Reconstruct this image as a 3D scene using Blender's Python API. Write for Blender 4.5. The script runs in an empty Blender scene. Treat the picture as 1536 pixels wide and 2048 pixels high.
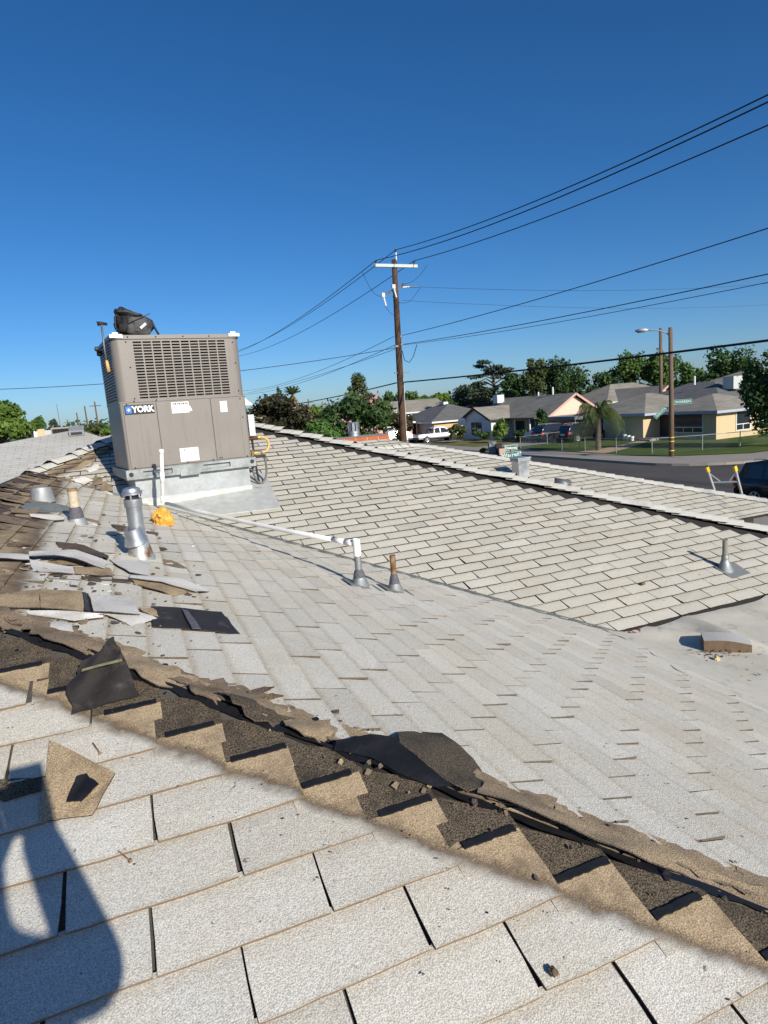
import bpy, bmesh, math, random
from mathutils import Vector, Matrix
random.seed(7)
R = math.radians
scn = bpy.context.scene
col = scn.collection

# ------------------------------------------------------------------ camera
# Camera stands 4.7 m above the street; world origin = the phone, x runs along the shingle courses, y up the roof slope.
FPX = 1265.27
ROLL, PITCH, YAW = R(4.442), R(9.315), R(21.255)
_f = Vector((math.sin(YAW)*math.cos(PITCH), math.cos(YAW)*math.cos(PITCH), -math.sin(PITCH)))
_r = Vector((math.cos(YAW), -math.sin(YAW), 0)); _d = _f.cross(_r)
_c, _s = math.cos(ROLL), math.sin(ROLL)
CX = _r*_c + _d*_s
CY = _d*_c - _r*_s
CZ = _f
cam = bpy.data.cameras.new('camera')
cam.sensor_fit = 'VERTICAL'; cam.sensor_height = 36; cam.lens = 36*FPX/2048
cam.clip_start = .02; cam.clip_end = 4000
camo = bpy.data.objects.new('camera', cam)
camo.matrix_world = Matrix(((CX.x, -CY.x, -CZ.x, 0), (CX.y, -CY.y, -CZ.y, 0), (CX.z, -CY.z, -CZ.z, 0), (0, 0, 0, 1)))
col.objects.link(camo); scn.camera = camo

# ------------------------------------------------------------------ sky, sun, exposure
SUN = Vector((.195, -.884, .424)).normalized()
w = bpy.data.worlds.new('World'); scn.world = w; w.use_nodes = True
nt = w.node_tree; bg = nt.nodes['Background']
sky = nt.nodes.new('ShaderNodeTexSky'); sky.sky_type = 'NISHITA'; sky.sun_disc = False
sky.sun_elevation = math.asin(SUN.z); sky.sun_rotation = math.atan2(SUN.x, SUN.y)
sky.altitude = 0; sky.air_density = .8; sky.dust_density = .6; sky.ozone_density = 6.5
hs = nt.nodes.new('ShaderNodeHueSaturation'); hs.inputs['Saturation'].default_value = 1.15
nt.links.new(sky.outputs[0], hs.inputs['Color']); nt.links.new(hs.outputs[0], bg.inputs[0]); bg.inputs[1].default_value = .094
sl = bpy.data.lights.new('sun', 'SUN'); sl.energy = 4.8; sl.angle = R(.5); sl.color = (1, .94, .825)
so = bpy.data.objects.new('sun', sl); so.rotation_euler = SUN.to_track_quat('Z', 'Y').to_euler(); col.objects.link(so)
scn.view_settings.view_transform = 'Standard'; scn.view_settings.look = 'None'
scn.view_settings.exposure = .22; scn.view_settings.gamma = 1; scn.view_settings.use_curve_mapping = False
scn.cycles.use_denoising = True
scn.cycles.max_bounces = 6

# ------------------------------------------------------------------ pixel helpers (photo pixels, 1536 x 2048)
GZ = -4.7
def ray(px, py): return CX*((px-768)/FPX) + CY*((py-1024)/FPX) + CZ
def proj(p):
    z = p.dot(CZ)
    return (p.dot(CX)/z*FPX+768, p.dot(CY)/z*FPX+1024, z)
def onpl(px, py, gx, gy, c):
    d = ray(px, py); return d*(c/(d.z-gx*d.x-gy*d.y))
def atd(px, py, D):
    d = ray(px, py); return d*(D/math.hypot(d.x, d.y))
def onY(px, py, Y): d = ray(px, py); return d*(Y/d.y)
def gnd(px, py): return onpl(px, py, 0, 0, GZ)

# ------------------------------------------------------------------ object helpers
def link(o, parent=None):
    col.objects.link(o)
    if parent is not None: o.parent = parent
    return o
def tag(o, label, cat, group=None):
    o['label'] = label; o['category'] = cat
    if group: o['group'] = group
    return o
def thing(name, label, cat, loc=(0, 0, 0), rz=0, group=None):
    o = bpy.data.objects.new(name, None); o.empty_display_size = .2
    o.location = loc; o.rotation_euler = (0, 0, rz)
    link(o); return tag(o, label, cat, group)
def mesh_obj(name, verts, faces, mats, parent=None, smooth=False, fm=None, loc=None, uvs=None):
    me = bpy.data.meshes.new(name)
    me.from_pydata([tuple(v) for v in verts], [], faces)
    if not isinstance(mats, (list, tuple)): mats = [mats]
    for m in mats: me.materials.append(m)
    if fm: me.polygons.foreach_set('material_index', fm)
    if smooth: me.polygons.foreach_set('use_smooth', [True]*len(faces))
    me.update()
    o = bpy.data.objects.new(name, me)
    if loc is not None: o.location = loc
    return link(o, parent)
class MB:
    def __init__(s): s.v = []; s.f = []; s.m = []
    def add(s, vs, fs, mi=0):
        b = len(s.v); s.v += [Vector(v) for v in vs]; s.f += [tuple(b+i for i in f) for f in fs]; s.m += [mi]*len(fs); return s
    def box(s, a, b, mi=0):
        x0, y0, z0 = a; x1, y1, z1 = b
        return s.add([(x0, y0, z0), (x1, y0, z0), (x1, y1, z0), (x0, y1, z0), (x0, y0, z1), (x1, y0, z1), (x1, y1, z1), (x0, y1, z1)],
                     [(0, 3, 2, 1), (4, 5, 6, 7), (0, 1, 5, 4), (1, 2, 6, 5), (2, 3, 7, 6), (3, 0, 4, 7)], mi)
    def cbox(s, c, sx, sy, sz, mi=0):
        return s.box((c[0]-sx/2, c[1]-sy/2, c[2]-sz/2), (c[0]+sx/2, c[1]+sy/2, c[2]+sz/2), mi)
    def obox(s, p, ax, ay, az, mi=0):
        p = Vector(p); ax = Vector(ax); ay = Vector(ay); az = Vector(az)
        return s.add([p, p+ax, p+ax+ay, p+ay, p+az, p+ax+az, p+ax+ay+az, p+ay+az],
                     [(0, 3, 2, 1), (4, 5, 6, 7), (0, 1, 5, 4), (1, 2, 6, 5), (2, 3, 7, 6), (3, 0, 4, 7)], mi)
    def beam(s, a, b, wx, wy, mi=0, up=(0, 0, 1)):
        a = Vector(a); b = Vector(b); d = (b-a).normalized(); u = Vector(up)
        if abs(d.dot(u)) > .98: u = Vector((1, 0, 0))
        x = d.cross(u).normalized()*wx; y = x.cross(d).normalized()*wy
        return s.obox(a-x/2-y/2, b-a, x, y, mi)
    def tube(s, pts, rad, n=10, mi=0, caps=True):
        pts = [Vector(p) for p in pts]
        if not isinstance(rad, (list, tuple)): rad = [rad]*len(pts)
        b = len(s.v); prev = None
        for i, p in enumerate(pts):
            d = (pts[min(i+1, len(pts)-1)]-pts[max(i-1, 0)])
            if d.length < 1e-9: d = Vector((0, 0, 1))
            d.normalize()
            if prev is None:
                u = Vector((0, 0, 1)) if abs(d.z) < .9 else Vector((1, 0, 0))
                x = d.cross(u).normalized()
            else: x = (prev-d*prev.dot(d)).normalized()
            prev = x; y = d.cross(x)
            for k in range(n):
                a = 2*math.pi*k/n; s.v.append(p+(x*math.cos(a)+y*math.sin(a))*rad[i])
        for i in range(len(pts)-1):
            for k in range(n):
                k2 = (k+1) % n
                s.f.append((b+i*n+k, b+i*n+k2, b+(i+1)*n+k2, b+(i+1)*n+k)); s.m.append(mi)
        if caps:
            s.f.append(tuple(b+k for k in range(n))[::-1]); s.m.append(mi)
            e = b+(len(pts)-1)*n; s.f.append(tuple(e+k for k in range(n))); s.m.append(mi)
        return s
    def lathe(s, prof, n=20, origin=(0, 0, 0), mi=0, axis=None):
        o = Vector(origin); b = len(s.v)
        q = Vector((0, 0, 1)).rotation_difference(Vector(axis).normalized()) if axis is not None else None
        for r, z in prof:
            for k in range(n):
                a = 2*math.pi*k/n; p = Vector((r*math.cos(a), r*math.sin(a), z))
                s.v.append(o+(q @ p if q else p))
        for i in range(len(prof)-1):
            for k in range(n):
                k2 = (k+1) % n
                s.f.append((b+i*n+k, b+i*n+k2, b+(i+1)*n+k2, b+(i+1)*n+k)); s.m.append(mi)
        return s
    def poly(s, pts, mi=0): return s.add(pts, [tuple(range(len(pts)))], mi)
    def prism(s, pts, ext, mi=0):
        pts = [Vector(p) for p in pts]; e = Vector(ext); n = len(pts)
        return s.add(pts+[p+e for p in pts], [tuple(range(n))[::-1], tuple(range(n, 2*n))]+[(i, (i+1) % n, n+(i+1) % n, n+i) for i in range(n)], mi)
    def build(s, name, mats, parent=None, smooth=False, loc=None):
        o = mesh_obj(name, s.v, s.f, mats, parent, smooth, s.m, loc)
        return o
def flip_ok(o):
    bm = bmesh.new(); bm.from_mesh(o.data); bmesh.ops.recalc_face_normals(bm, faces=bm.faces); bm.to_mesh(o.data); bm.free(); return o
def shade_auto(o, ang=40):
    me = o.data; bm = bmesh.new(); bm.from_mesh(me)
    bmesh.ops.remove_doubles(bm, verts=bm.verts, dist=1e-5); bmesh.ops.recalc_face_normals(bm, faces=bm.faces)
    for f in bm.faces: f.smooth = True
    for e in bm.edges:
        if len(e.link_faces) == 2: e.smooth = e.calc_face_angle(0) < R(ang)
        else: e.smooth = True
    bm.to_mesh(me); bm.free(); return o
def bevel(o, wd=.01, seg=2):
    m = o.modifiers.new('bevel', 'BEVEL'); m.width = wd; m.segments = seg; m.limit_method = 'ANGLE'; m.angle_limit = R(40); return o
def text(name, s, size, mat, parent, loc, rot, ext=.0006, off=0, alx='CENTER', shear=0, sx=1):
    cu = bpy.data.curves.new(name, 'FONT'); cu.body = s; cu.size = size; cu.extrude = ext; cu.offset = off
    cu.align_x = alx; cu.align_y = 'CENTER'; cu.shear = shear; cu.resolution_u = 3
    cu.materials.append(mat); t = bpy.data.objects.new(name, cu); col.objects.link(t)
    bpy.context.view_layer.update(); me = bpy.data.meshes.new_from_object(t.evaluated_get(bpy.context.evaluated_depsgraph_get()))
    me.name = name; bpy.data.objects.remove(t); bpy.data.curves.remove(cu)
    o = bpy.data.objects.new(name, me); o.location = loc; o.rotation_euler = rot; o.scale = (sx, 1, 1)
    return link(o, parent)

# ------------------------------------------------------------------ materials
class G:
    def __init__(s, name, rough=.7, metal=0, spec=.5):
        s.m = bpy.data.materials.new(name); s.m.use_nodes = True; s.t = s.m.node_tree
        s.b = s.t.nodes['Principled BSDF']; s.b.inputs['Roughness'].default_value = rough
        s.b.inputs['Metallic'].default_value = metal; s.b.inputs['Specular IOR Level'].default_value = spec
    def n(s, ty): return s.t.nodes.new(ty)
    def L(s, a, b): s.t.links.new(a, b)
    def pos(s):
        if not hasattr(s, '_p'): s._p = s.n('ShaderNodeNewGeometry').outputs['Position']
        return s._p
    def xyz(s):
        if not hasattr(s, '_x'):
            q = s.n('ShaderNodeSeparateXYZ'); s.L(s.pos(), q.inputs[0]); s._x = q.outputs
        return s._x
    def obj(s):
        if not hasattr(s, '_o'): s._o = s.n('ShaderNodeTexCoord').outputs['Object']
        return s._o
    def noise(s, scale, detail=3, rough=.55, vec=None, mapscale=None):
        q = s.n('ShaderNodeTexNoise'); q.inputs['Scale'].default_value = scale; q.inputs['Detail'].default_value = detail; q.inputs['Roughness'].default_value = rough
        v = vec if vec is not None else s.pos()
        if mapscale:
            mp = s.n('ShaderNodeMapping'); mp.inputs['Scale'].default_value = mapscale; s.L(v, mp.inputs[0]); v = mp.outputs[0]
        s.L(v, q.inputs['Vector']); return q.outputs['Fac']
    def val(s, sock, v):
        if isinstance(v, (int, float)): sock.default_value = v
        elif isinstance(v, (tuple, list)): sock.default_value = (*v, 1) if len(v) == 3 and len(sock.default_value) == 4 else v
        else: s.L(v, sock)
    def math(s, op, a, b=0, clamp=False):
        q = s.n('ShaderNodeMath'); q.operation = op; q.use_clamp = clamp; s.val(q.inputs[0], a); s.val(q.inputs[1], b); return q.outputs[0]
    def rng(s, v, a, b, c=0, d=1):
        q = s.n('ShaderNodeMapRange'); s.val(q.inputs[0], v); q.inputs[1].default_value = a; q.inputs[2].default_value = b; q.inputs[3].default_value = c; q.inputs[4].default_value = d; return q.outputs[0]
    def mix(s, f, a, b, mode='MIX'):
        q = s.n('ShaderNodeMix'); q.data_type = 'RGBA'; q.blend_type = mode; s.val(q.inputs[0], f); s.val(q.inputs[6], a); s.val(q.inputs[7], b); return q.outputs[2]
    def attr(s, name):
        q = s.n('ShaderNodeAttribute'); q.attribute_name = name; return q
    def color(s, c): s.val(s.b.inputs['Base Color'], c); return s
    def bump(s, h, st=.5, dist=.002):
        q = s.n('ShaderNodeBump'); q.inputs['Strength'].default_value = st; q.inputs['Distance'].default_value = dist; s.L(h, q.inputs['Height']); s.L(q.outputs[0], s.b.inputs['Normal']); return s
def plain(name, c, rough=.6, metal=0, var=.12, scale=8, bump=0, bscale=60, bdist=.003, dirt=None, dscale=3, dth=(.5, .75), spec=.4, objspace=False):
    g = G(name, rough, metal, spec); v = g.obj() if objspace else g.pos()
    k = g.noise(scale, 4, vec=v)
    cc = g.mix(k, tuple(x*(1-var) for x in c), tuple(min(1, x*(1+var)) for x in c))
    if dirt: cc = g.mix(g.rng(g.noise(dscale, 5, .65, vec=v), dth[0], dth[1]), cc, dirt)
    g.color(cc)
    if bump: g.bump(g.noise(bscale, 3, vec=v), bump, bdist)
    return g.m

def shingle_mat(name, base, kind):
    """white coated asphalt shingle; the uncoated strip along hips and ridge stays tan (paint stops where the caps used to be)"""
    g = G(name, .93, 0, .2); x, y, z = g.xyz()
    fine = g.noise(330, 2, .6); mid = g.noise(70, 3, .6); big = g.noise(2.2, 4, .6)
    tint = g.attr('tint').outputs['Fac']
    wn = g.noise(14, 4, .65)
    white = g.mix(g.rng(fine, .36, .62), tuple(c*.62 for c in base), tuple(c*1.1 for c in base))
    white = g.mix(g.rng(mid, .3, .7), g.mix(1.0, white, (.94, .92, .9), 'MULTIPLY'), white)
    st = (.92, .87, .79)
    white = g.mix(g.rng(big, .42, .68, 0, .8 if kind != 'C' else .5), white, g.mix(1.0, white, st, 'MULTIPLY'))
    sp = g.noise(46, 2, .5)
    white = g.mix(g.rng(sp, .735, .76, 0, .8), white, (.12, .10, .085))
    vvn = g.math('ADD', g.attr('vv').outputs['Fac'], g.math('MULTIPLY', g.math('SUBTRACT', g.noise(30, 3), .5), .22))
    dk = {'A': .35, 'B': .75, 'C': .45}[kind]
    white = g.mix(g.rng(vvn, .08, .34, dk, 0), white, g.mix(1.0, white, (.66, .585, .49), 'MULTIPLY'))  # dust band below each course above; also paints in the edge shading there
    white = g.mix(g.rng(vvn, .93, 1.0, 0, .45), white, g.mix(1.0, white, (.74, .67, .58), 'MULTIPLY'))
    tan = g.mix(g.rng(fine, .35, .65), (.24, .178, .112), (.54, .42, .275))
    tan = g.mix(g.rng(g.noise(11, 5, .65), .48, .7, 0, .8), tan, (.17, .125, .085))
    brown = (.095, .065, .045)
    s_ = g.math('ADD', x, y)
    wob = g.math('ADD', g.math('MULTIPLY', g.math('SUBTRACT', wn, .5), .085), g.math('MULTIPLY', g.math('SUBTRACT', fine, .5), .035))
    if kind == 'A':
        d = g.math('ADD', g.math('SUBTRACT', s_, g.math('MULTIPLY', x, .1)), wob)      # hip strip drifts slightly along its run
        m = g.rng(d, 1.560, 1.574); rim = g.math('SUBTRACT', g.rng(d, 1.53, 1.566), g.rng(d, 1.570, 1.60))
        m2 = None
    elif kind == 'B':
        d = g.math('ADD', g.math('MULTIPLY', x, -1), g.math('MULTIPLY', wob, 1.2))
        d = g.math('SUBTRACT', d, g.math('MULTIPLY', y, .05))
        m = g.rng(d, .30, .345); rim = g.math('SUBTRACT', g.rng(d, .26, .33), g.rng(d, .33, .42))
        e = g.math('ADD', g.math('MULTIPLY', s_, -1), wob)
        m = g.math('MAXIMUM', m, g.rng(e, -1.90, -1.87))
    else:
        d = g.math('ADD', g.math('SUBTRACT', y, x), g.math('MULTIPLY', wob, 2))
        m = g.rng(d, 8.22, 8.26); rim = g.math('SUBTRACT', g.rng(d, 8.1, 8.23), g.rng(d, 8.25, 8.4))
    c = g.mix(m, white, tan)
    c = g.mix(g.math('MULTIPLY', rim, .75), c, brown)
    c = g.mix(1.0, c, g.mix(tint, (.87, .86, .84), (1.06, 1.05, 1.04)), 'MULTIPLY')
    g.color(c)
    g.bump(g.math('ADD', fine, g.math('MULTIPLY', mid, .8)), .55, .0035)
    return g.m
M = {}
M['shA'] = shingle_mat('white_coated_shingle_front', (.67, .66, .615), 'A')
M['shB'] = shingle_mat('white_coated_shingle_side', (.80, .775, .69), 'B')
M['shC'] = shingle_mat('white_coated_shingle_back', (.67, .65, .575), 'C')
M['edgeA'] = plain('shingle_edge_tan', (.20, .14, .09), .95, var=.4, scale=60)
M['edgeB'] = plain('shingle_edge_brown', (.13, .105, .08), .95, var=.4, scale=60)
M['edgeC'] = plain('shingle_edge_dark', (.022, .019, .016), .95, var=.4, scale=60)
M['deckA'] = plain('dirty_slot_granules', (.085, .078, .070), .95, var=.6, scale=120, bump=.6, bscale=300)
M['deck'] = plain('asphalt_underlayer', (.030, .027, .025), .95, var=.4, scale=40, bump=.5, bscale=200)
def granule(name, a, b, dark=(.03, .025, .02)):
    g = G(name, .9, 0, .3); f = g.noise(300, 2, .6)
    c = g.mix(g.rng(f, .38, .66), a, b); c = g.mix(g.rng(g.noise(10, 4, .6), .5, .8), c, dark); g.color(c)
    g.bump(f, .7, .004); return g.m
M['headlap'] = granule('dark_granule_headlap', (.022, .017, .013), (.20, .155, .105))
M['tan'] = granule('tan_granule', (.24, .175, .105), (.55, .42, .27), (.15, .105, .065))
M['brown'] = granule('brown_granule', (.15, .11, .07), (.38, .285, .195), (.10, .07, .045))
M['white_flap'] = granule('white_flap', (.54, .52, .48), (.80, .765, .71), (.5, .46, .40))
M['darkflap'] = granule('dark_flap', (.05, .035, .03), (.17, .13, .105), (.035, .028, .025))
M['tar'] = plain('black_tar', (.012, .012, .014), .45, var=.5, scale=30, bump=.6, bscale=60)
M['felt'] = plain('black_felt_underside', (.030, .025, .022), .55, var=.4, scale=20, bump=.4, bscale=90, dirt=(.13, .11, .095), dscale=9, dth=(.56, .8))
def galv(name, c, rough=.35, spangle=40, dull=.5, met=.85):
    g = G(name, rough, met, .5); v = g.obj()
    k = g.noise(spangle, 3, .6, vec=v); b2 = g.noise(5, 4, .6, vec=v)
    cc = g.mix(g.rng(k, .35, .65), tuple(x*.82 for x in c), c); cc = g.mix(g.rng(b2, .5, .72, 0, dull), cc, (.30, .305, .30)); g.color(cc)
    g.L(g.rng(b2, .35, .7, rough, min(1, rough+.3)), g.b.inputs['Roughness']); return g.m
M['galv'] = galv('galvanised_steel', (.40, .42, .43), .45, met=.55)
M['flashing'] = galv('pale_flashing_metal', (.56, .57, .54), .5, 12, .3, met=.25)
M['galvbright'] = galv('bright_galvanised_steel', (.58, .60, .63), .3, 30, .2)
M['galvdull'] = galv('dull_galvanised_steel', (.36, .385, .385), .55, 50, .7)
M['valley'] = plain('painted_valley_metal', (.24, .255, .235), .5, .35, var=.25, scale=30, dirt=(.13, .10, .075), dscale=7, dth=(.5, .8))
M['rust'] = plain('rusty_pipe', (.19, .085, .04), .85, .2, var=.45, scale=30, dirt=(.36, .28, .16), dscale=12, dth=(.45, .6), bump=.3)
M['rustplate'] = plain('rusted_plate', (.17, .05, .03), .85, .1, var=.3, scale=40, dirt=(.40, .41, .39), dscale=11, dth=(.52, .56))
M['mastic'] = plain('grey_mastic', (.10, .10, .115), .7, var=.4, scale=60, bump=.8, bscale=70, bdist=.008)
M['pvc'] = plain('white_pvc', (.86, .85, .80), .4, var=.05, scale=5, dirt=(.6, .58, .52), dscale=4)
g = G('taupe_ac_paint', .45, 0, .5); v_ = g.obj(); c = g.mix(g.noise(3, 4, vec=v_), (.185, .165, .147), (.215, .192, .172))
c = g.mix(g.rng(g.noise(5, 5, .65, vec=v_, mapscale=(3, 3, .35)), .52, .72, 0, .5), c, (.15, .135, .12)); c = g.mix(g.rng(g.noise(26, 4, .7, vec=v_), .63, .72, 0, .5), c, (.12, .105, .095)); c = g.mix(g.rng(g.noise(2.2, 3, vec=v_), .55, .8, 0, .5), c, (.26, .24, .215)); g.color(c); M['ac'] = g.m
M['acdark'] = plain('dark_coil_fins', (.022, .020, .019), .8)
M['screw'] = plain('screw_black', (.03, .03, .03), .5, .5)
M['black'] = plain('black_fabric', (.014, .014, .016), .75, var=.5, scale=30, bump=.6, bscale=35, bdist=.012)
M['blackbag2'] = plain('grey_black_fabric', (.045, .044, .045), .6, var=.5, scale=24, bump=.5, bscale=50, bdist=.006)
M['badge'] = plain('black_badge', (.018, .019, .022), .35, var=.1)
M['blue'] = plain('blue_badge', (.03, .16, .62), .35, var=.1)
M['ink'] = plain('white_ink', (.8, .8, .8), .5, var=.02)
M['inkdark'] = plain('dark_ink', (.06, .06, .06), .6, var=.02)
M['paper'] = plain('white_sticker', (.74, .74, .72), .5, var=.05)
M['yellowhose'] = plain('yellow_hose', (.58, .38, .14), .5, var=.15)
M['rubber'] = plain('black_rubber', (.02, .02, .022), .6, var=.3)
M['redpipe'] = plain('red_brown_pipe', (.11, .03, .02), .6, var=.3)
M['greyhose'] = plain('grey_conduit', (.13, .13, .13), .55, var=.2)
M['ltgrey'] = plain('light_grey_enamel', (.55, .58, .60), .4, var=.06)
M['foamM'] = None
g = G('expanded_yellow_foam', .85); k = g.noise(26, 4, .6, vec=g.obj()); h = g.noise(70, 2, vec=g.obj())
cc = g.mix(g.rng(k, .3, .7), (.52, .22, .03), (.92, .55, .10)); cc = g.mix(g.rng(h, .62, .7), cc, (.10, .05, .02)); g.color(cc); g.bump(k, .9, .03); M['foamM'] = g.m
M['brickM'] = plain('orange_brick', (.46, .115, .045), .9, var=.35, scale=5, bump=.4, bscale=80)
M['mortar'] = plain('cream_mortar', (.50, .40, .24), .95, var=.2, scale=30, bump=.4)
M['concretecap'] = plain('grey_cap', (.22, .20, .18), .9, var=.2)
M['alu'] = plain('brushed_aluminium', (.62, .63, .64), .35, .8, var=.1)
M['yellow'] = plain('yellow_plastic', (.85, .56, .02), .45, var=.05)
M['pole'] = plain('creosoted_pole', (.085, .045, .028), .9, var=.5, scale=6, bump=.6, bscale=30, bdist=.02, dirt=(.035, .022, .018), dscale=2, dth=(.5, .62))
M['polegrey'] = plain('weathered_pole', (.15, .10, .07), .9, var=.4, scale=5)
M['armM'] = plain('pale_painted_arm', (.50, .54, .50), .7, var=.15)
M['insul'] = plain('white_insulator', (.7, .72, .72), .3)
M['wire'] = plain('black_cable', (.010, .010, .011), .6, var=.1)
M['steelgrey'] = plain('grey_hardware', (.16, .17, .18), .5, .5)
M['sign'] = plain('green_sign', (.0, .22, .15), .45, var=.06)
M['lampM'] = plain('pale_lamp_metal', (.62, .64, .65), .35, .5)
M['bandy'] = plain('yellow_band', (.7, .5, .05), .6)
M['asphaltM'] = None
g = G('street_asphalt', .9, 0, .3); k = g.noise(.35, 4, .6); f = g.noise(25, 3, .6)
st = g.noise(1.0, 4, .6, mapscale=(.9, .06, 1))
c = g.mix(g.rng(k, .3, .7), (.052, .047, .045), (.088, .08, .074)); c = g.mix(g.rng(st, .52, .66, 0, .75), c, (.030, .028, .030)); c = g.mix(g.rng(f, .3, .7, 0, .4), c, (.11, .10, .095)); g.color(c); g.bump(f, .3, .004); M['asphaltM'] = g.m
M['concrete'] = plain('pale_concrete', (.30, .27, .235), .9, var=.15, scale=1.2, dirt=(.20, .18, .16), dscale=.6)
M['path'] = plain('tan_path', (.42, .31, .19), .9, var=.2, scale=2)
def lawn(name, a, b, c3):
    g = G(name, .95, 0, .1); k = g.noise(.5, 5, .65); f = g.noise(7, 4, .7)
    c = g.mix(g.rng(k, .35, .65), a, b); c = g.mix(g.rng(f, .4, .7, 0, .6), c, c3); g.color(c); g.bump(f, 1, .06); return g.m
M['lawn'] = lawn('green_lawn', (.050, .105, .020), (.085, .13, .03), (.14, .135, .05))
M['drylawn'] = lawn('dry_lawn', (.19, .17, .06), (.10, .125, .035), (.24, .20, .09))
M['groundM'] = lawn('dry_ground', (.13, .105, .06), (.075, .085, .035), (.17, .135, .09))
M['glass'] = plain('window_glass', (.020, .025, .030), .08, 0, var=.3, scale=.8, spec=.8)
M['carglass'] = plain('car_glass', (.012, .014, .017), .06, 0, var=.2, spec=.8)
M['whitetrim'] = plain('white_trim', (.72, .72, .70), .6, var=.04)
M['bluetrim'] = plain('blue_grey_fascia', (.36, .42, .50), .6, var=.05)
def stucco(n, c, dirt=None): return plain(n, c, .95, var=.07, scale=2, bump=.5, bscale=25, bdist=.01)
M['cream'] = stucco('cream_stucco', (.58, .45, .28)); M['peach'] = stucco('peach_siding', (.72, .52, .40)); M['tanwall'] = stucco('tan_stucco', (.62, .42, .22)); M['whitewall'] = stucco('white_stucco', (.66, .66, .66)); M['greywall'] = stucco('grey_wall', (.24, .25, .27)); M['brickwall'] = stucco('rose_wall', (.55, .36, .27))
def roofmat(name, a, b, sc=4.0):
    g = G(name, .95, 0, .2); q = g.n('ShaderNodeTexBrick'); mp = g.n('ShaderNodeMapping'); q.inputs['Scale'].default_value = 1
    k_ = sc/4; q.inputs['Brick Width'].default_value = .9*max(k_, .34); q.inputs['Row Height'].default_value = .2 if k_ >= 1 else .125; q.inputs['Mortar Size'].default_value = .012 if k_ >= 1 else .004
    q.inputs['Color1'].default_value = (*a, 1); q.inputs['Color2'].default_value = (*b, 1); q.inputs['Mortar'].default_value = tuple(x*.45 for x in a)+(1,)
    uv = g.n('ShaderNodeUVMap'); g.L(uv.outputs[0], q.inputs['Vector'])
    c = g.mix(g.rng(g.noise(.4, 5, .7), .35, .7), q.outputs['Color'], g.mix(1.0, q.outputs['Color'], (.75, .73, .7), 'MULTIPLY'))
    g.color(c); g.bump(g.noise(18, 3), .3, .01); return g.m
M['roofgrey'] = roofmat('grey_shingle_roof', (.27, .25, .215), (.34, .315, .275)); M['roofdark'] = roofmat('dark_grey_roof', (.062, .060, .064), (.085, .082, .086))
M['roofbrown'] = roofmat('brown_roof', (.115, .055, .04), (.15, .075, .055)); M['rooflight'] = roofmat('weathered_light_roof', (.30, .28, .24), (.37, .345, .30)); M['roofwhite'] = roofmat('white_coated_roof', (.50, .49, .46), (.55, .535, .51), .33)
M['roofslate'] = roofmat('slate_grey_roof', (.15, .15, .155), (.19, .19, .195))
M['pinktrim'] = plain('pink_fascia', (.55, .32, .26), .7)
M['darkwood'] = plain('dark_wood', (.035, .03, .028), .8)
M['door'] = plain('dark_door', (.03, .028, .03), .5)
M['teal'] = plain('teal_door', (.03, .09, .10), .6)
M['garage'] = plain('pale_garage_door', (.40, .44, .48), .6)
M['bark'] = plain('tree_bark', (.10, .075, .055), .95, var=.4, scale=8, bump=.8, bscale=25, bdist=.03)
M['palmbark'] = plain('palm_trunk', (.17, .135, .10), .95, var=.45, scale=9, bump=.9, bscale=18, bdist=.05)
M['silver'] = plain('silver_car_paint', (.62, .63, .65), .28, .25, var=.03); M['whitecar'] = plain('white_car_paint', (.75, .75, .74), .3, 0, var=.03); M['darkcar'] = plain('dark_blue_car_paint', (.012, .014, .022), .14, .1, var=.1, spec=.6); M['blackcar'] = plain('black_car_paint', (.014, .014, .017), .18, .1, var=.1, spec=.6)
M['tyre'] = plain('tyre_rubber', (.014, .014, .014), .85); M['rim'] = plain('alloy_rim', (.55, .56, .57), .35, .7); M['tail'] = plain('red_taillight', (.42, .01, .012), .3); M['lampglass'] = plain('headlight_glass', (.6, .62, .65), .15); M['plastic'] = plain('black_plastic_trim', (.02, .02, .021), .7); M['orange'] = plain('amber_lamp', (.7, .2, .03), .3)
M['solar'] = plain('solar_panel', (.012, .015, .03), .2, .2)
M['cooler'] = plain('pale_cooler_box', (.48, .50, .47), .6, var=.1)
M['rolled'] = None
g = G('rolled_roofing', .95, 0, .15); k = g.noise(2.6, 5, .65); f = g.noise(260, 2, .6); d2 = g.noise(7, 4, .7)
c = g.mix(g.rng(k, .35, .65), (.60, .56, .47), (.74, .70, .60)); c = g.mix(g.rng(f, .3, .7, 0, .5), c, (.44, .405, .34)); c = g.mix(g.rng(d2, .58, .75, 0, .7), c, (.17, .155, .15)); g.color(c); g.bump(g.math('ADD', f, d2), .5, .005); M['rolled'] = g.m
M['skin'] = plain('skin', (.45, .27, .19), .5); M['shirt'] = plain('dark_shirt', (.05, .06, .09), .9); M['jeans'] = plain('blue_jeans', (.06, .08, .14), .9)
def leafmat(name, a, b, tr=.25, extra=None):
    g = G(name, .6, 0, .3); at = g.attr('tint').outputs['Fac']
    c = g.mix(at, a, b)
    if extra:
        c = g.mix(g.rng(g.attr('flower').outputs['Fac'], .4, .6), c, extra)
    g.color(c)
    t = g.n('ShaderNodeBsdfTranslucent'); ms = g.n('ShaderNodeMixShader'); ms.inputs[0].default_value = tr
    g.L(g.mix(1.0, c, (1.3, 1.5, .6), 'MULTIPLY'), t.inputs[0]); out = g.t.nodes['Material Output']
    g.L(g.b.outputs[0], ms.inputs[1]); g.L(t.outputs[0], ms.inputs[2]); g.L(ms.outputs[0], out.inputs['Surface']); return g.m
M['leafmid'] = leafmat('mid_green_leaves', (.05, .10, .024), (.12, .20, .045))
M['leafdark'] = leafmat('dark_green_leaves', (.024, .058, .020), (.07, .125, .036))
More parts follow.
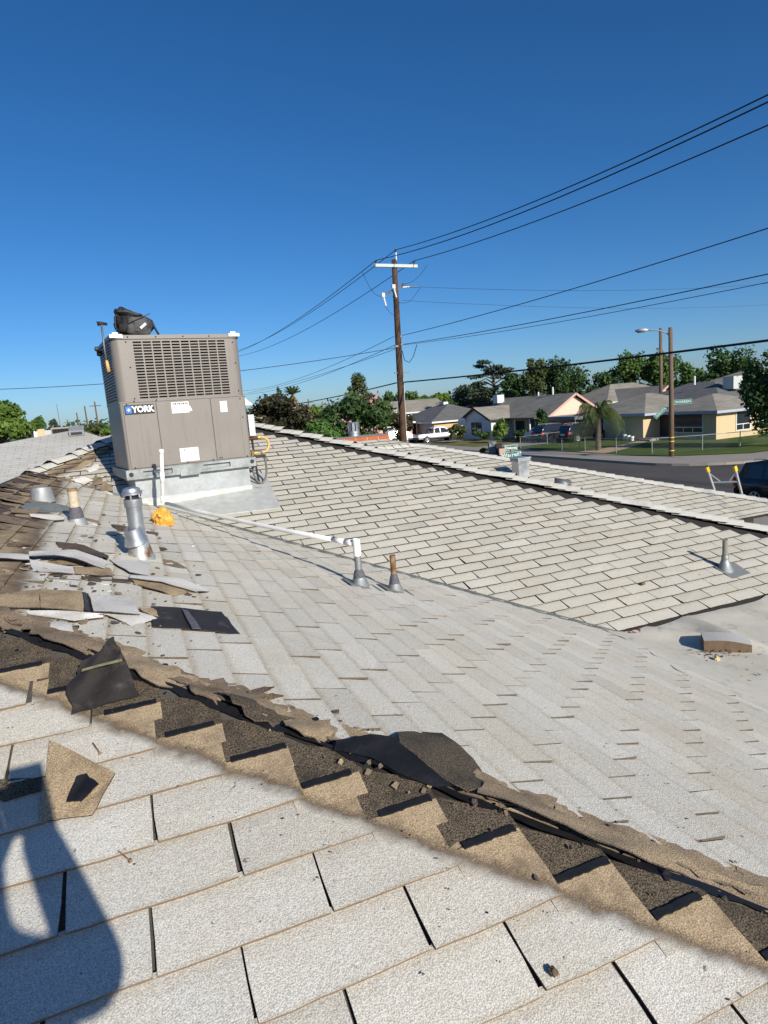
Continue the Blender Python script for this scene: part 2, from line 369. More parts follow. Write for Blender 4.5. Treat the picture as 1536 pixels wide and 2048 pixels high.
M['leaflight'] = leafmat('light_green_leaves', (.075, .14, .022), (.16, .24, .045))
M['leafolive'] = leafmat('olive_green_leaves', (.045, .065, .022), (.11, .13, .045))
M['leafgrey'] = leafmat('grey_green_needles', (.035, .055, .035), (.08, .105, .06))
M['leafbronze'] = leafmat('bronze_green_leaves', (.045, .04, .020), (.095, .085, .035), extra=(.55, .36, .24))
M['leafmyrtle'] = leafmat('myrtle_leaves', (.030, .065, .020), (.075, .13, .035), extra=(.62, .30, .36))
M['leafshrub'] = leafmat('glossy_shrub_leaves', (.04, .10, .02), (.12, .23, .055))
M['leafcream'] = leafmat('dark_bush_leaves', (.030, .030, .016), (.07, .065, .03), extra=(.45, .36, .24))  # dark brown-green leaves with cream blossom
M['frond'] = leafmat('palm_fronds', (.045, .075, .022), (.12, .15, .05)); M['deadfrond'] = plain('dry_fronds', (.22, .16, .08), .9)
M['pinkflower'] = plain('pink_flower', (.5, .2, .26), .8)
M['wood'] = plain('weathered_wood', (.16, .11, .07), .95, var=.4, scale=30, bump=.4)
M['boardtop'] = plain('coated_board_top', (.42, .42, .40), .9, var=.15, scale=20, bump=.4, bscale=120)

# ================================================================== ground, streets
def sheet_poly(name, pts, z, mat, kind='structure', thick=None):
    mb = MB()
    if thick: mb.prism([(x, y, z-thick) for x, y in pts], (0, 0, thick))
    else: mb.poly([(x, y, z) for x, y in pts])
    o = mb.build(name, mat); flip_ok(o)
    if kind: o['kind'] = kind
    return o
sheet_poly('ground', [(-1500, -1500), (1500, -1500), (1500, 1500), (-1500, 1500)], GZ-.012, M['groundM'])
def arc(cx, cy, r, a0, a1, n=8): return [(cx+r*math.cos(R(a0+(a1-a0)*i/n)), cy+r*math.sin(R(a0+(a1-a0)*i/n))) for i in range(n+1)]
# the north-south street and the cross street, one asphalt sheet
sheet_poly('road', [(19.5, -60), (29.4, -60), (29.4, 13), (160, 13), (160, 25.6), (34.2, 25.6)] + arc(34.2, 30.4, 4.8, 270, 180)[1:] + [(29.4, 300), (19.5, 300)], GZ, M['asphaltM'])
walk = sheet_poly('sidewalk', [(29.4, 150)] + arc(34.2, 30.4, 4.8, 180, 270) + [(120, 25.6), (120, 28.0), (36.0, 28.4), (33.2, 31.0), (32.2, 34), (32.2, 150)], GZ+.14, M['concrete'], thick=.2)
mb = MB(); pts = [(29.4, 150)] + arc(34.2, 30.4, 4.8, 180, 270) + [(120, 25.6)]
for a, b in zip(pts, pts[1:]):
    mb.beam((a[0]-.09, a[1], GZ+.07), (b[0]-.09, b[1], GZ+.07), .16, .155)
o = mb.build('kerb', M['concrete']); o['kind'] = 'structure'
sheet_poly('sidewalk', [(17.0, -40), (19.5, -40), (19.5, 140), (17.0, 140)], GZ+.13, M['concrete'], thick=.2)
sheet_poly('lawn', [(32.2, 34), (33.2, 31.0), (36.0, 28.4), (75, 28.0), (75, 50), (32.2, 50)], GZ+.17, M['lawn'])
sheet_poly('lawn', [(32.2, 55.2), (41, 55.2), (41, 66.5), (32.2, 66.5)], GZ+.17, M['drylawn'])
sheet_poly('driveway', [(29.4, 50.2), (44, 50.2), (44, 55), (29.4, 55)], GZ+.19, M['concrete'])
sheet_poly('driveway', [(29.4, 66.7), (42, 66.7), (42, 73.5), (29.4, 73.5)], GZ+.19, M['concrete'])
sheet_poly('path', [(32.2, 37.2), (35.5, 38.6), (41.2, 42.2), (41.2, 43.3), (35, 40.6), (32.2, 40.4)], GZ+.178, M['path'])
sheet_poly('lawn', [(8.9, -20), (17.0, -20), (17.0, 60), (8.9, 60)], GZ+.02, M['drylawn'])

# ================================================================== our house
house = thing('house', 'single storey house whose worn white coated shingle roof fills the photo', 'house')
NY = Vector((0, -1/3, 1)).normalized(); NX = Vector((1/3, 0, 1)).normalized(); NF = Vector((-1/3, 0, 1)).normalized(); NB = Vector((0, 1/3, 1)).normalized()
PA = ('Y', -1.3165); PB = ('X', -.715); PC = ('Y', -2.93); PD = ('Y', -4.0); PE = ('X', .42); PF = ('F', -.063); PD2 = ('X', 1.1); PDB = ('K', 2.667)
def plz(pl, x, y):
    k, c = pl
    return {'Y': y/3+c, 'X': -x/3+c, 'F': x/3+c, 'K': -y/3+c}[k]
def pln(pl): return {'Y': NY, 'X': NX, 'F': NF, 'K': NB}[pl[0]]
def plcoef(pl): return {'Y': (0, 1/3, pl[1]), 'X': (-1/3, 0, pl[1]), 'F': (1/3, 0, pl[1]), 'K': (0, -1/3, pl[1])}[pl[0]]
def onroof(pl, x, y, h=0): return Vector((x, y, plz(pl, x, y))) + pln(pl)*h
def pxroof(pl, px, py, h=0):
    gx, gy, c = plcoef(pl); n = pln(pl); return onpl(px, py, gx, gy, c+h/n.z)
EY = -1.36
slopes = {}
def slope(key, pl, pts):
    mb = MB(); top = [onroof(pl, x, y, -.007) for x, y in pts]
    n = len(pts); bot = [p+Vector((0, 0, -.03)) for p in top]
    mb.add(top+bot, [tuple(range(n)), tuple(range(n, 2*n))[::-1]]+[(i, n+i, n+(i+1) % n, (i+1) % n) for i in range(n)])
    o = mb.build('roof_slope', M['deck'], house); flip_ok(o); slopes[key] = o
J = (-.98, 2.78); K = (-.98, 7.60); T = (.725, 9.325); VL = (3.1, 3.52)
slope('A', PA, [(3.16, EY), J, (-5.12, EY)]); slopes['A'].data.materials[0] = M['deckA']
slope('B', PB, [J, (3.16, EY), (3.16, 3.46), K])
slope('C', PC, [K, (3.12, 3.5), (6.55, 3.5), T])
slope('F', PF, [J, K, T, (.725, 16), (-5.12, 16), (-5.12, EY)])
slope('E', PE, [T, (6.55, 3.5), (6.98, 3.5), (6.98, 6.28), (3.26, 10), (6.98, 13.72), (6.98, 16), (.725, 16)])
slope('D', PD, [(3.26, 10), (6.98, 6.28), (9.06, 6.28), (4.6, 10)])
for key, P3 in (('D2', [(4.6, 10, -.675), (9.06, 6.3, -1.91), (9.06, 13.7, -1.91)]), ('DB', [(4.6, 10, -.675), (9.06, 13.7, -1.91), (6.98, 13.7, -1.91), (3.26, 10, -.675)])):
    o = MB().poly(P3).build('roof_slope', M['shC'], house); flip_ok(o); slopes[key] = o
for a, b in (((-4.7, -.95, GZ), (2.72, 15.6, -1.86)), ((2.74, 3.92, GZ), (6.12, 15.6, -1.87)), ((6.14, 6.72, GZ), (8.6, 12.88, -1.99))):
    MB().box(a, b).build('wall', M['cream'], house)
mb = MB()
for a, b in (((-5.12, EY-.02), (3.2, EY-.02)),):
    MB().beam((*a, -1.84), (*b, -1.84), .03, .15).build('fascia', M['whitetrim'], house)

def clip(poly, hp):
    for a, b, c in hp:      # keep a*u+b*s<=c
        out = []
        for i in range(len(poly)):
            p, q = poly[i], poly[(i+1) % len(poly)]
            dp = a*p[0]+b*p[1]-c; dq = a*q[0]+b*q[1]-c
            if dp <= 0: out.append(p)
            if (dp < 0 < dq) or (dq < 0 < dp):
                t = dp/(dp-dq); out.append((p[0]+(q[0]-p[0])*t, p[1]+(q[1]-p[1])*t))
        poly = out
        if len(poly) < 3: return []
    return poly
tabs = []       # every tab of the roof: dict(verts, faces, fm, area)
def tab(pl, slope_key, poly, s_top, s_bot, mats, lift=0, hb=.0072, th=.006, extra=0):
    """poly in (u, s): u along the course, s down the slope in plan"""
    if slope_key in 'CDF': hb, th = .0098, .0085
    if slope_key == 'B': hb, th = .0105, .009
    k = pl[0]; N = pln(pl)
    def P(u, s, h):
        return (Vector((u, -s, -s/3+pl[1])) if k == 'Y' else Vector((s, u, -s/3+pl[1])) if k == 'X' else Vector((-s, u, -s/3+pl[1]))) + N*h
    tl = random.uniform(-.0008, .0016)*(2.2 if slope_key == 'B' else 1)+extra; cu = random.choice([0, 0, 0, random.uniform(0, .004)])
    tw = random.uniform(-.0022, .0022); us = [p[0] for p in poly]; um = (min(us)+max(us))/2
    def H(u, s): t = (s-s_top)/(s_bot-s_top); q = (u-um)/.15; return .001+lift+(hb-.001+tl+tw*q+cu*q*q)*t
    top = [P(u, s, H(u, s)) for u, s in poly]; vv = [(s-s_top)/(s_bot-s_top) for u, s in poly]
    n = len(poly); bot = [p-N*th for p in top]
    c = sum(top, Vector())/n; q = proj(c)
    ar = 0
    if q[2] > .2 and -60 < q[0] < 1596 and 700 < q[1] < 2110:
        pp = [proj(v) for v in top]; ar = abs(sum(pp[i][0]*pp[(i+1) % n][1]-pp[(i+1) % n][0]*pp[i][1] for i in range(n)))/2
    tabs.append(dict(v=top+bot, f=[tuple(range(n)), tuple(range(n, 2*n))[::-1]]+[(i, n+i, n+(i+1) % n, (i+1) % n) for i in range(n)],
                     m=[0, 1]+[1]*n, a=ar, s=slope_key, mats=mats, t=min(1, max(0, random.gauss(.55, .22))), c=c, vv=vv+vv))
def courses(pl, key, s0, e, k0, k1, j0, shift, tw, umin, umax, hp, mats, gap=.008, uend=None, lift=None, skip=None):
    for k in range(k0, k1):
        sb = s0+k*e; st = sb-e
        n0 = math.floor((umin-j0-k*shift)/tw)-1; n1 = math.ceil((umax-j0-k*shift)/tw)+1
        for n in range(n0, n1):
            ua = j0+k*shift+n*tw+gap/2+random.uniform(-.002, .002); ub = j0+k*shift+(n+1)*tw-gap/2+random.uniform(-.002, .002)
            if ub < umin or ua > umax: continue
            if uend is not None:
                ue = uend(sb)
                if ua > ue-.03: continue
                ub = min(ub, ue)
            jb = random.uniform(-.0025, .0025)
            if skip and skip((ua+ub)/2, (st+sb)/2): continue
            rg = .0016 if key in 'AB' else .0022
            edge = [(ub-(ub-ua)*i/6+(0 if i in (0, 6) else random.uniform(-.01, .01)), sb+jb-(1.6*jb)*i/6+random.uniform(-rg, rg)) for i in range(7)]
            edge[0] = (ub-random.uniform(0, .004), edge[0][1]); edge[6] = (ua+random.uniform(0, .004), edge[6][1])
            poly = clip([(ua, st-.012), (ub, st-.012), (ub+random.uniform(-.0015, .0015), (st+sb)/2)]+edge+[(ua+random.uniform(-.0015, .0015), (st+sb)/2)], hp)
            if len(poly) >= 3:
                tab(pl, key, poly, st-.012, sb, mats, 0 if lift is None else lift(k, n))
mA = [M['shA'], M['edgeA']]; mB_ = [M['shB'], M['edgeB']]; mC = [M['shC'], M['edgeC']]
# A: butt lines at Y = 1.199 - k*.1265 ; its courses stop in steps short of the hip
EA = .1265
def ueA(yb): ys = yb+EA+.035; return 1.756+(1.489-ys)*.115-ys
courses(PA, 'A', -1.199, EA, -9, 16, -.234, .152, .328, -1.6, 2.9, [(-1, -1, 3.74)], mA, .0062, uend=lambda s: ueA(-s)+random.uniform(-.004, .004))
# B
courses(PB, 'B', .895, .1165, -16, 19, 1.41-.116, .116, .305, -1.4, 7.7,
        [(-1, -1, -1.86), (1, 1, 6.53), (0, -1, .955), (0, 1, 3.08)], mB_, .009, lift=lambda k, n: random.choice([0, 0, 0, .001]))
# C: stops in steps short of its hip, the raised caps leave a dark gap there
def ueC(s): return 10.05+s-.35
courses(PC, 'C', -3.757, .1138, -50, 3, 3.437, .1525, .305, -1.1, 6.7, [(-1, 1, -6.61), (-1, -1, 8.56), (0, 1, -3.485)], mC, .009, uend=lambda s: ueC(s)+random.uniform(-.012, .012), lift=lambda k, n: random.choice([0, 0, .0012, .002]))
# D
courses(PD, 'D', -6.82, .123, -28, 6, 7.842, .1475, .295, 3.2, 8.8, [(-1, 1, -13.2), (3.42, -4.12, 3.42*4.6+41.2), (0, 1, -6.27)], mC, .008)
# the slopes that face away
courses(PD2, 'D2', 8.59, .123, -28, 1, 6.7, .15, .305, 6.7, 13.3, [(1, -1, 4.70+.0), (-1, -1, -15.3)], mC, .008) if False else None
courses(('F', -.063), 'F', 2.0, .1165, -24, 6, 0, .116, .305, 2.2, 11.5, [(0, -1, -.98), (1, -1, 8.58), (-1, -1, -3.78)] if False else [(-1, 1, -.98-2.78+.98*0+.0) if False else (0, -1, -.98)], mC, .008, skip=lambda u, s: u > 8.6-s or u < 3.8-s)
tabs.sort(key=lambda d: -d['a'])
rest = {}
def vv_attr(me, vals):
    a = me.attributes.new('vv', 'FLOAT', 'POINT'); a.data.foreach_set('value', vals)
def tint_attr(me, vals):
    a = me.attributes.new('tint', 'FLOAT', 'POINT'); a.data.foreach_set('value', vals)
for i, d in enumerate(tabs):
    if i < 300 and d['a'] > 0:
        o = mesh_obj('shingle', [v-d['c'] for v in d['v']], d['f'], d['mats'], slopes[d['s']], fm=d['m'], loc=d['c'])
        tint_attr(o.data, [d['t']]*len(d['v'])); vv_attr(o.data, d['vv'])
    else: rest.setdefault(d['s'], []).append(d)
for key, L in rest.items():
    V = []; F = []; m = []; tv = []; vl = []
    for d in L:
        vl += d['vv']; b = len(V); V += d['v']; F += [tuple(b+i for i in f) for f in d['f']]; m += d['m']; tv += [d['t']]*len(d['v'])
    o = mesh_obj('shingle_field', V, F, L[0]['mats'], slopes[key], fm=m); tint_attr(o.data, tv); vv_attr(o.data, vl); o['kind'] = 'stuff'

# stepped ends of A along the hip: bare headlap of each course and its black sealant strip
def quadslab(pl, pts, th=.004):
    top = [onroof(pl, x, y, h) for x, y, h in pts]; n = len(top); N = pln(pl); bot = [p-N*th for p in top]
    return top+bot, [tuple(range(n)), tuple(range(n, 2*n))[::-1]]+[(i, n+i, n+(i+1) % n, (i+1) % n) for i in range(n)]
for k in range(-7, 16):
    yb = 1.199-k*EA; yt = yb+EA
    u0, u1 = ueA(yb+EA)-.03, ueA(yb)
    # A's shingle reaches the hip line x+y=1.93 at its top
    v, f = quadslab(PA, [(u0, yt-.030, .0038), (u1-.001, yt-.030, .0038), (u1-.001, yt+.03, .0044), (u0, yt+.03, .0044)], .0035)
    o = mesh_obj('shingle_upper_edge', v, f, M['shA'], slopes['A']); tint_attr(o.data, [.6]*len(v))
    pts = [(u0, yt+.0305, .0041), (u1, yt+.0305, .0041), (u1, min(yt+.185, 1.835-u1), .0016), (u0, min(yt+.185, 1.835-u0), .0012)]
    v, f = quadslab(PA, pts, .0035)
    mesh_obj('shingle_headlap', v, f, M['headlap'], slopes['A'])
    j = random.uniform(-.003, .003); a = random.uniform(.0, .02)
    n = 12; top = []; bo = []
    for i in range(n+1):
        x = u0+.03+(u1-u0-.032-a)*i/n
        if x+yt+.045 > 1.86: x = 1.86-yt-.045
        top.append((x, yt+.040+j+random.uniform(-.0012, .0012), .0088)); bo.append((x, yt+.025+j+random.uniform(-.0016, .0016), .0088))
    v, f = quadslab(PA, bo+top[::-1], .006)
    mesh_obj('sealant_strip', v, f, M['tar'], slopes['A'])

# ---- torn and curled pieces
def curl(name, top, bot, mats, parent, th=.0032, wob=.006, nv=5, sub=3, rag=.55):
    """thin sheet between two polylines of 3D points, ragged and slightly wavy, top and underside in two materials"""
    def res(pl):
        out = []
        for i in range(len(pl)-1):
            for k in range(sub): out.append(pl[i].lerp(pl[i+1], k/sub))
        return out+[pl[-1]]
    a, b = res(top), res(bot); nu = len(a)
    ph = random.uniform(0, 6)
    nr = ((a[-1]-a[0]).cross(b[0]-a[0]));
    nr = nr.normalized() if nr.length > 1e-9 else Vector((0, 0, 1))
    if nr.z < 0: nr = -nr
    V = []
    for j in range(nv):
        t = j/(nv-1)
        for i in range(nu):
            p = a[i].lerp(b[i], t)
            e = (j in (0, nv-1)) or (i in (0, nu-1))
            p = p + nr*(wob*math.sin(ph+i*.9+j*.7)*(.4+.6*math.sin(math.pi*t)))
            if e: p = p + Vector((random.uniform(-1, 1), random.uniform(-1, 1), random.uniform(-.3, .3)))*wob*rag
            V.append(p)
    n = len(V); V += [p-nr*th for p in V]; F = []; m = []
    for j in range(nv-1):
        for i in range(nu-1):
            q = (j*nu+i, j*nu+i+1, (j+1)*nu+i+1, (j+1)*nu+i)
            F.append(q[::-1]); m.append(0); F.append(tuple(n+x for x in q)); m.append(1)
    rim = [i for i in range(nu)]+[j*nu+nu-1 for j in range(1, nv)]+[(nv-1)*nu+i for i in range(nu-2, -1, -1)]+[j*nu for j in range(nv-2, 0, -1)]
    for x, y in zip(rim, rim[1:]+rim[:1]): F.append((x, y, n+y, n+x)); m.append(1)
    c = sum(V, Vector())/len(V)
    o = mesh_obj(name, [p-c for p in V], F, mats, parent, True, m, c); tint_attr(o.data, [random.uniform(.4, .7)]*len(V))
    shade_auto(o, 45)
    return o
def pf(pl, pts): return [pxroof(pl, x, y, h) for x, y, h in pts]
WT = [M['white_flap'], M['darkflap']]; TN = [M['tan'], M['darkflap']]; BR = [M['brown'], M['darkflap']]; DK = [M['darkflap'], M['darkflap']]; FE = [M['felt'], M['felt']]; TR = [M['tar'], M['tar']]; HL = [M['headlap'], M['darkflap']]
sB, sC_, sA = slopes['B'], slopes['C'], slopes['A']
tornB = [
 (WT, [(58, 1103, .035), (105, 1099, .05), (152, 1100, .06), (216, 1121, .03)], [(60, 1111, .035), (110, 1110, .05), (150, 1114, .06), (208, 1138, .03)]),
 (TN, [(76, 1113, .012), (120, 1113, .02), (178, 1124, .012)], [(96, 1130, .012), (130, 1130, .016), (176, 1130, .012)]),
 (WT, [(-8, 1104, .03), (58, 1110, .03)], [(-8, 1116, .03), (60, 1118, .03)]),
 (WT, [(60, 1119, .022), (149, 1134, .022)], [(66, 1142, .014), (150, 1148, .014)]),
 (TN, [(147, 1134, .025), (220, 1135, .03)], [(151, 1147, .02), (229, 1150, .025)]),
 (WT, [(218, 1117, .02), (300, 1124, .025)], [(258, 1145, .02), (298, 1150, .03)]),
 (DK, [(98, 1146, .006), (180, 1152, .012), (262, 1159, .012)], [(99, 1150, .006), (180, 1158, .012), (262, 1166, .012)]),
 (TN, [(258, 1158, .02), (323, 1163, .03), (390, 1184, .012)], [(283, 1170, .02), (325, 1183, .02), (346, 1191, .008)]),
 (WT, [(258, 1149, .03), (365, 1157, .04), (420, 1181, .02)], [(260, 1156, .03), (323, 1162, .04), (391, 1184, .02)]),
 (DK, [(111, 1083, .02), (166, 1090, .03), (218, 1110, .03)], [(118, 1096, .012), (160, 1100, .02), (216, 1116, .03)]),
 (TN, [(79, 1176, .05), (163, 1183, .055)], [(83, 1216, .03), (168, 1221, .035)]),
 (TR, [(163, 1184, .03), (178, 1188, .022)], [(170, 1219, .03), (188, 1222, .022)]),
 (WT, [(178, 1187, .03), (258, 1193, .03)], [(189, 1222, .03), (281, 1228, .03)]),
 (TN, [(-8, 1190, .03), (77, 1178, .045)], [(-8, 1212, .02), (82, 1214, .03)]),
 (WT, [(52, 1222, .016), (118, 1219, .03), (206, 1228, .03)], [(60, 1228, .016), (148, 1243, .014), (208, 1233, .02)]),
 (WT, [(206, 1225, .02), (279, 1223, .025), (316, 1236, .02)], [(212, 1230, .014), (260, 1252, .008), (262, 1252, .008)]),
 (TN, [(279, 1213, .03), (307, 1216, .03)], [(300, 1230, .02), (318, 1234, .02)]),
 (WT, [(52, 1238, .012), (145, 1248, .02)], [(58, 1256, .01), (146, 1263, .016)]),
 (DK, [(222, 1048, .02), (262, 1054, .03)], [(232, 1060, .012), (270, 1066, .015)]),
 (DK, [(292, 1061, .02), (318, 1066, .02)], [(295, 1066, .012), (316, 1070, .012)]),
 (BR, [(308, 1117, .006), (345, 1120, .012), (352, 1124, .012)], [(310, 1124, .006), (350, 1134, .008), (378, 1140, .008)]),
 (DK, [(300, 1092, .004), (330, 1096, .008)], [(304, 1099, .004), (348, 1106, .006)]),
 (BR, [(160, 1032, .02), (198, 1042, .02)], [(162, 1036, .01), (202, 1049, .012)]),
 (WT, [(58, 1027, .03), (110, 1030, .035), (130, 1034, .03)], [(60, 1033, .02), (108, 1040, .02), (128, 1040, .02)]),
 (BR, [(20, 1015, .03), (60, 1020, .03)], [(22, 1024, .02), (62, 1027, .02)]),
 (DK, [(12, 1087, .02), (40, 1086, .03), (62, 1091, .02)], [(16, 1092, .008), (40, 1094, .01), (64, 1094, .01)]),
]
for m, a, b in tornB: curl('torn_shingle', pf(PB, a), pf(PB, b), m, sB, wob=.005)
# curled brown remains along the stripped ridge
for i in range(17):
    y = 2.95+i*.27+random.uniform(-.03, .03); w0 = random.uniform(.14, .30); x0 = random.uniform(-1.0, -.86); ln = random.uniform(.22, .40)
    h = random.uniform(.006, .028); md = random.choice([BR, TN, BR, DK])
    def RP(x, yy, hh):
        return Vector((x, yy, plz(PB, x, yy)+hh)) if x > -.98 else Vector((x, yy, plz(PF, x, yy)+hh))
    top = [RP(x0-.12, y+w0, .01), RP(-.98, y+w0+.02, .02), RP(x0+ln*.6, y+w0, .006), RP(x0+ln, y+w0-.02, .004)]
    bot = [RP(x0-.12, y, h), RP(-.98, y+.01, h+.012), RP(x0+ln*.6, y, h), RP(x0+ln*.95, y+random.uniform(-.03, .05), h*.6)]
    curl('torn_ridge_shingle', top, bot, md, sB, wob=.006)
tornC = [
 (BR, [(100, 966, .03), (116, 956, .05), (157, 957, .02)], [(106, 970, .02), (125, 973, .03), (134, 973, .02)]),
 (WT, [(83, 973, .04), (98, 963, .05), (109, 973, .05)], [(84, 978, .03), (100, 982, .04), (108, 986, .04)]),
 (WT, [(108, 973, .05), (137, 977, .05)], [(106, 996, .03), (136, 999, .03)]),
 (WT, [(123, 973, .03), (141, 963, .03), (166, 970, .03)], [(125, 975, .02), (150, 979, .02), (156, 978, .02)]),
 (BR, [(152, 978, .04), (169, 970, .06), (191, 977, .05)], [(153, 985, .02), (166, 997, .02), (174, 996, .02)]),
 (WT, [(142, 959, .03), (167, 953, .04), (187, 960, .03)], [(146, 962, .02), (168, 969, .02), (180, 964, .02)]),
 (BR, [(187, 952, .04), (204, 956, .06)], [(182, 973, .02), (207, 967, .03)]),
 (BR, [(200, 973, .05), (210, 963, .06), (222, 972, .05)], [(200, 982, .03), (212, 982, .03), (226, 982, .03)]),
 (TN, [(144, 937, .01), (172, 921, .015), (187, 921, .015)], [(150, 939, .01), (162, 941, .01), (186, 928, .01)]),
 (DK, [(185, 990, .03), (206, 982, .04), (222, 996, .03)], [(168, 1001, .01), (190, 1004, .01), (216, 1001, .01)]),
 (WT, [(190, 982, .03), (214, 982, .04), (228, 990, .03)], [(196, 989, .02), (215, 995, .02), (226, 994, .02)]),
 (DK, [(96, 984, .03), (112, 987, .03)], [(98, 991, .01), (116, 992, .01)]),
 (TN, [(75, 968, .03), (94, 962, .04)], [(78, 977, .02), (97, 976, .02)]),
 (WT, [(172, 938, .02), (196, 927, .02)], [(178, 946, .01), (200, 938, .01)]),
]
for m, a, b in tornC: curl('torn_shingle', pf(PC, a), pf(PC, b), m, sC_, wob=.008)
# torn remains of the hip caps between A and B
def HP(x, off, h):      # off: distance across the hip in plan; >0 on B
    t = 1.83+.07*x; y = t-x; dx = off/math.sqrt(2); X, Y = x+dx, y+dx
    z = min(plz(PA, X, Y), plz(PB, X, Y)); return Vector((X, Y, z+h))
for layer in range(2):
    x = -.98
    while x < 2.2:
        ln = random.uniform(.07, .26); w1 = random.uniform(.08, .125)+.03*max(0, x); n = 4+int(ln/.03)
        if layer == 0:      # flat brittle remains lying on the side slope
            top = [HP(x+ln*i/n, w1+random.uniform(-.014, .014), .010+random.uniform(0, .003)) for i in range(n+1)]
            bot = [HP(x+ln*i/n, random.uniform(-.012, .012), .014+random.uniform(0, .006)) for i in range(n+1)]
            curl('torn_hip_shingle', top, bot, random.choice([TN, TN, BR]), sA, wob=.003, nv=4, sub=1, rag=1.2)
        elif random.random() < .75 and x+ln < .46:
            c0 = random.uniform(.2, .9); lift_ = random.uniform(.008, .03); w2 = random.uniform(.03, .07)
            top = [HP(x+ln*i/n, w2+random.uniform(-.015, .012), .020+random.uniform(0, .004)) for i in range(n+1)]
            bot = [HP(x+ln*i/n, -.022+random.uniform(-.012, .010)-.022*math.sin(math.pi*i/n), .018+lift_*math.sin(math.pi*i/n+c0)) for i in range(n+1)]
            curl('torn_hip_shingle', top, bot, random.choice([TN, BR, BR, HL]), sA, wob=.004, nv=4, sub=1, rag=1.1)
        x += ln*random.uniform(.9, 1.02)
# the long curled strip that is still in one piece
for x0_, x1_, mm in ((.66, 1.30, TN), (1.27, 2.1, TN)):
    n = 26; top = [HP(x0_+(x1_-x0_)*i/n, .055+.02*math.sin(i*.7)+random.uniform(-.008, .008), .022+random.uniform(0, .003)) for i in range(n+1)]
    bot = [HP(x0_+(x1_-x0_)*i/n, -.030+.010*math.sin(i*.5+1)+random.uniform(-.004, .004), .022+.016*math.sin(math.pi*i/n*2+.5)+random.uniform(0, .003)) for i in range(n+1)]
    curl('torn_hip_shingle', top, bot, mm, sA, wob=.003, nv=6, sub=1, rag=1.0)
# crumbs of broken shingle, too small to pick apart
mbc = MB()
def crumb(p, n_, sz, mi):
    k = random.randint(4, 6); a0 = random.uniform(0, 6); u = n_.orthogonal().normalized(); v = n_.cross(u); tl = Vector((random.uniform(-.5, .5), random.uniform(-.5, .5), 0))
    rg_ = [p+(u*math.cos(a0+i*6.283/k)+v*math.sin(a0+i*6.283/k)*.7)*sz*random.uniform(.55, 1.2) for i in range(k)]; rg_ = [q+n_*max(0, (q-p).dot(tl))*.8 for q in rg_]
    mbc.add(rg_+[q-n_*.003 for q in rg_], [tuple(range(k)), tuple(range(2*k-1, k-1, -1))]+[(i, (i+1) % k, k+(i+1) % k, k+i) for i in range(k)], mi)
for i in range(330):
    x = random.uniform(-.95, 1.9); off = random.gauss(.03, .07); p = HP(x, off, .012); crumb(p, NX if off > 0 else NY, random.choice([.003, .004, .006, .009, .014]), random.choice([0, 1, 1, 2, 3]))
for i in range(260):
    p = pxroof(PB, random.gauss(170, 110), random.gauss(1150, 60), .014); crumb(p, NX, random.choice([.004, .006, .01, .016, .022]), random.choice([0, 1, 2, 2, 4]))
for i in range(120):
    p = pxroof(PC, random.gauss(150, 45), random.gauss(965, 18), .016); crumb(p, NY, random.choice([.008, .014, .02, .03]), random.choice([0, 1, 2, 4]))
o = mbc.build('shingle_crumbs', [M['tan'], M['brown'], M['darkflap'], M['tar'], M['white_flap']], sA); flip_ok(o); o['kind'] = 'stuff'
# a thin black strip down the open hip joint
tp = [HP(-.95+i*.033, -.022+random.uniform(-.006, .006), .012) for i in range(99)]; bt = [HP(-.95+i*.033, -.042+random.uniform(-.010, .008), .008) for i in range(99)]
curl('hip_dark_line', tp, bt, TR, sA, wob=.002, nv=3, sub=1, rag=1)
curl('tar_patch', pf(PA, [(672, 1480, .016), (740, 1468, .018), (790, 1474, .018), (850, 1522, .018), (905, 1572, .016)]), pf(PA, [(668, 1500, .010), (715, 1508, .012), (745, 1515, .012), (800, 1548, .012), (868, 1572, .012)]), TR, sA, wob=.003)
curl('torn_shingle', pf(PB, [(795, 1464, .012), (840, 1462, .012), (884, 1466, .012), (960, 1520, .008), (1004, 1566, .006)]), pf(PA, [(800, 1482, .020), (830, 1507, .020), (860, 1532, .020), (900, 1562, .020), (935, 1582, .018)]), HL, sA, wob=.003)
curl('torn_shingle', pf(PB, [(495, 1383, .015), (530, 1372, .03), (548, 1374, .03)]), pf(PB, [(500, 1390, .01), (530, 1384, .01), (540, 1380, .01)]), DK, sB, wob=.004)
curl('torn_shingle', pf(PB, [(505, 1398, .012), (545, 1386, .03), (566, 1390, .02)]), pf(PB, [(512, 1402, .008), (545, 1399, .01), (565, 1394, .01)]), HL, sB, wob=.004)
# loose pieces lying on the roof: things of their own
o = curl('loose_felt_piece', pf(PA, [(163, 1325, .045), (200, 1300, .055), (224, 1271, .06), (243, 1304, .05)]), pf(PA, [(134, 1375, .03), (146, 1425, .018), (215, 1407, .018), (279, 1387, .016)]), FE, None, th=.004, wob=.008, nv=8, sub=4)
tag(o, 'large torn black shingle underside standing over the stripped hip', 'shingle piece')
pr = o
b2 = curl('printed_band', pf(PA, [(164, 1338, .052), (200, 1328, .054), (243, 1317, .052)]), pf(PA, [(163, 1343, .052), (200, 1333, .054), (245, 1322, .052)]), [plain('faded_print', (.20, .19, .10), .8, var=.7, scale=80), M['felt']], None, th=.002, wob=.001)
b2.parent = pr; b2.matrix_parent_inverse = Matrix.Translation(-pr.location)
o = curl('loose_felt_piece', pf(PB, [(301, 1212, .02), (370, 1216, .035), (442, 1224, .035)]), pf(PB, [(304, 1252, .012), (390, 1259, .016), (480, 1268, .012)]), FE, None, th=.004, wob=.004, nv=6, sub=4)
tag(o, 'flat dark brown shingle underside lying with a grey smear on white shingles', 'shingle piece')
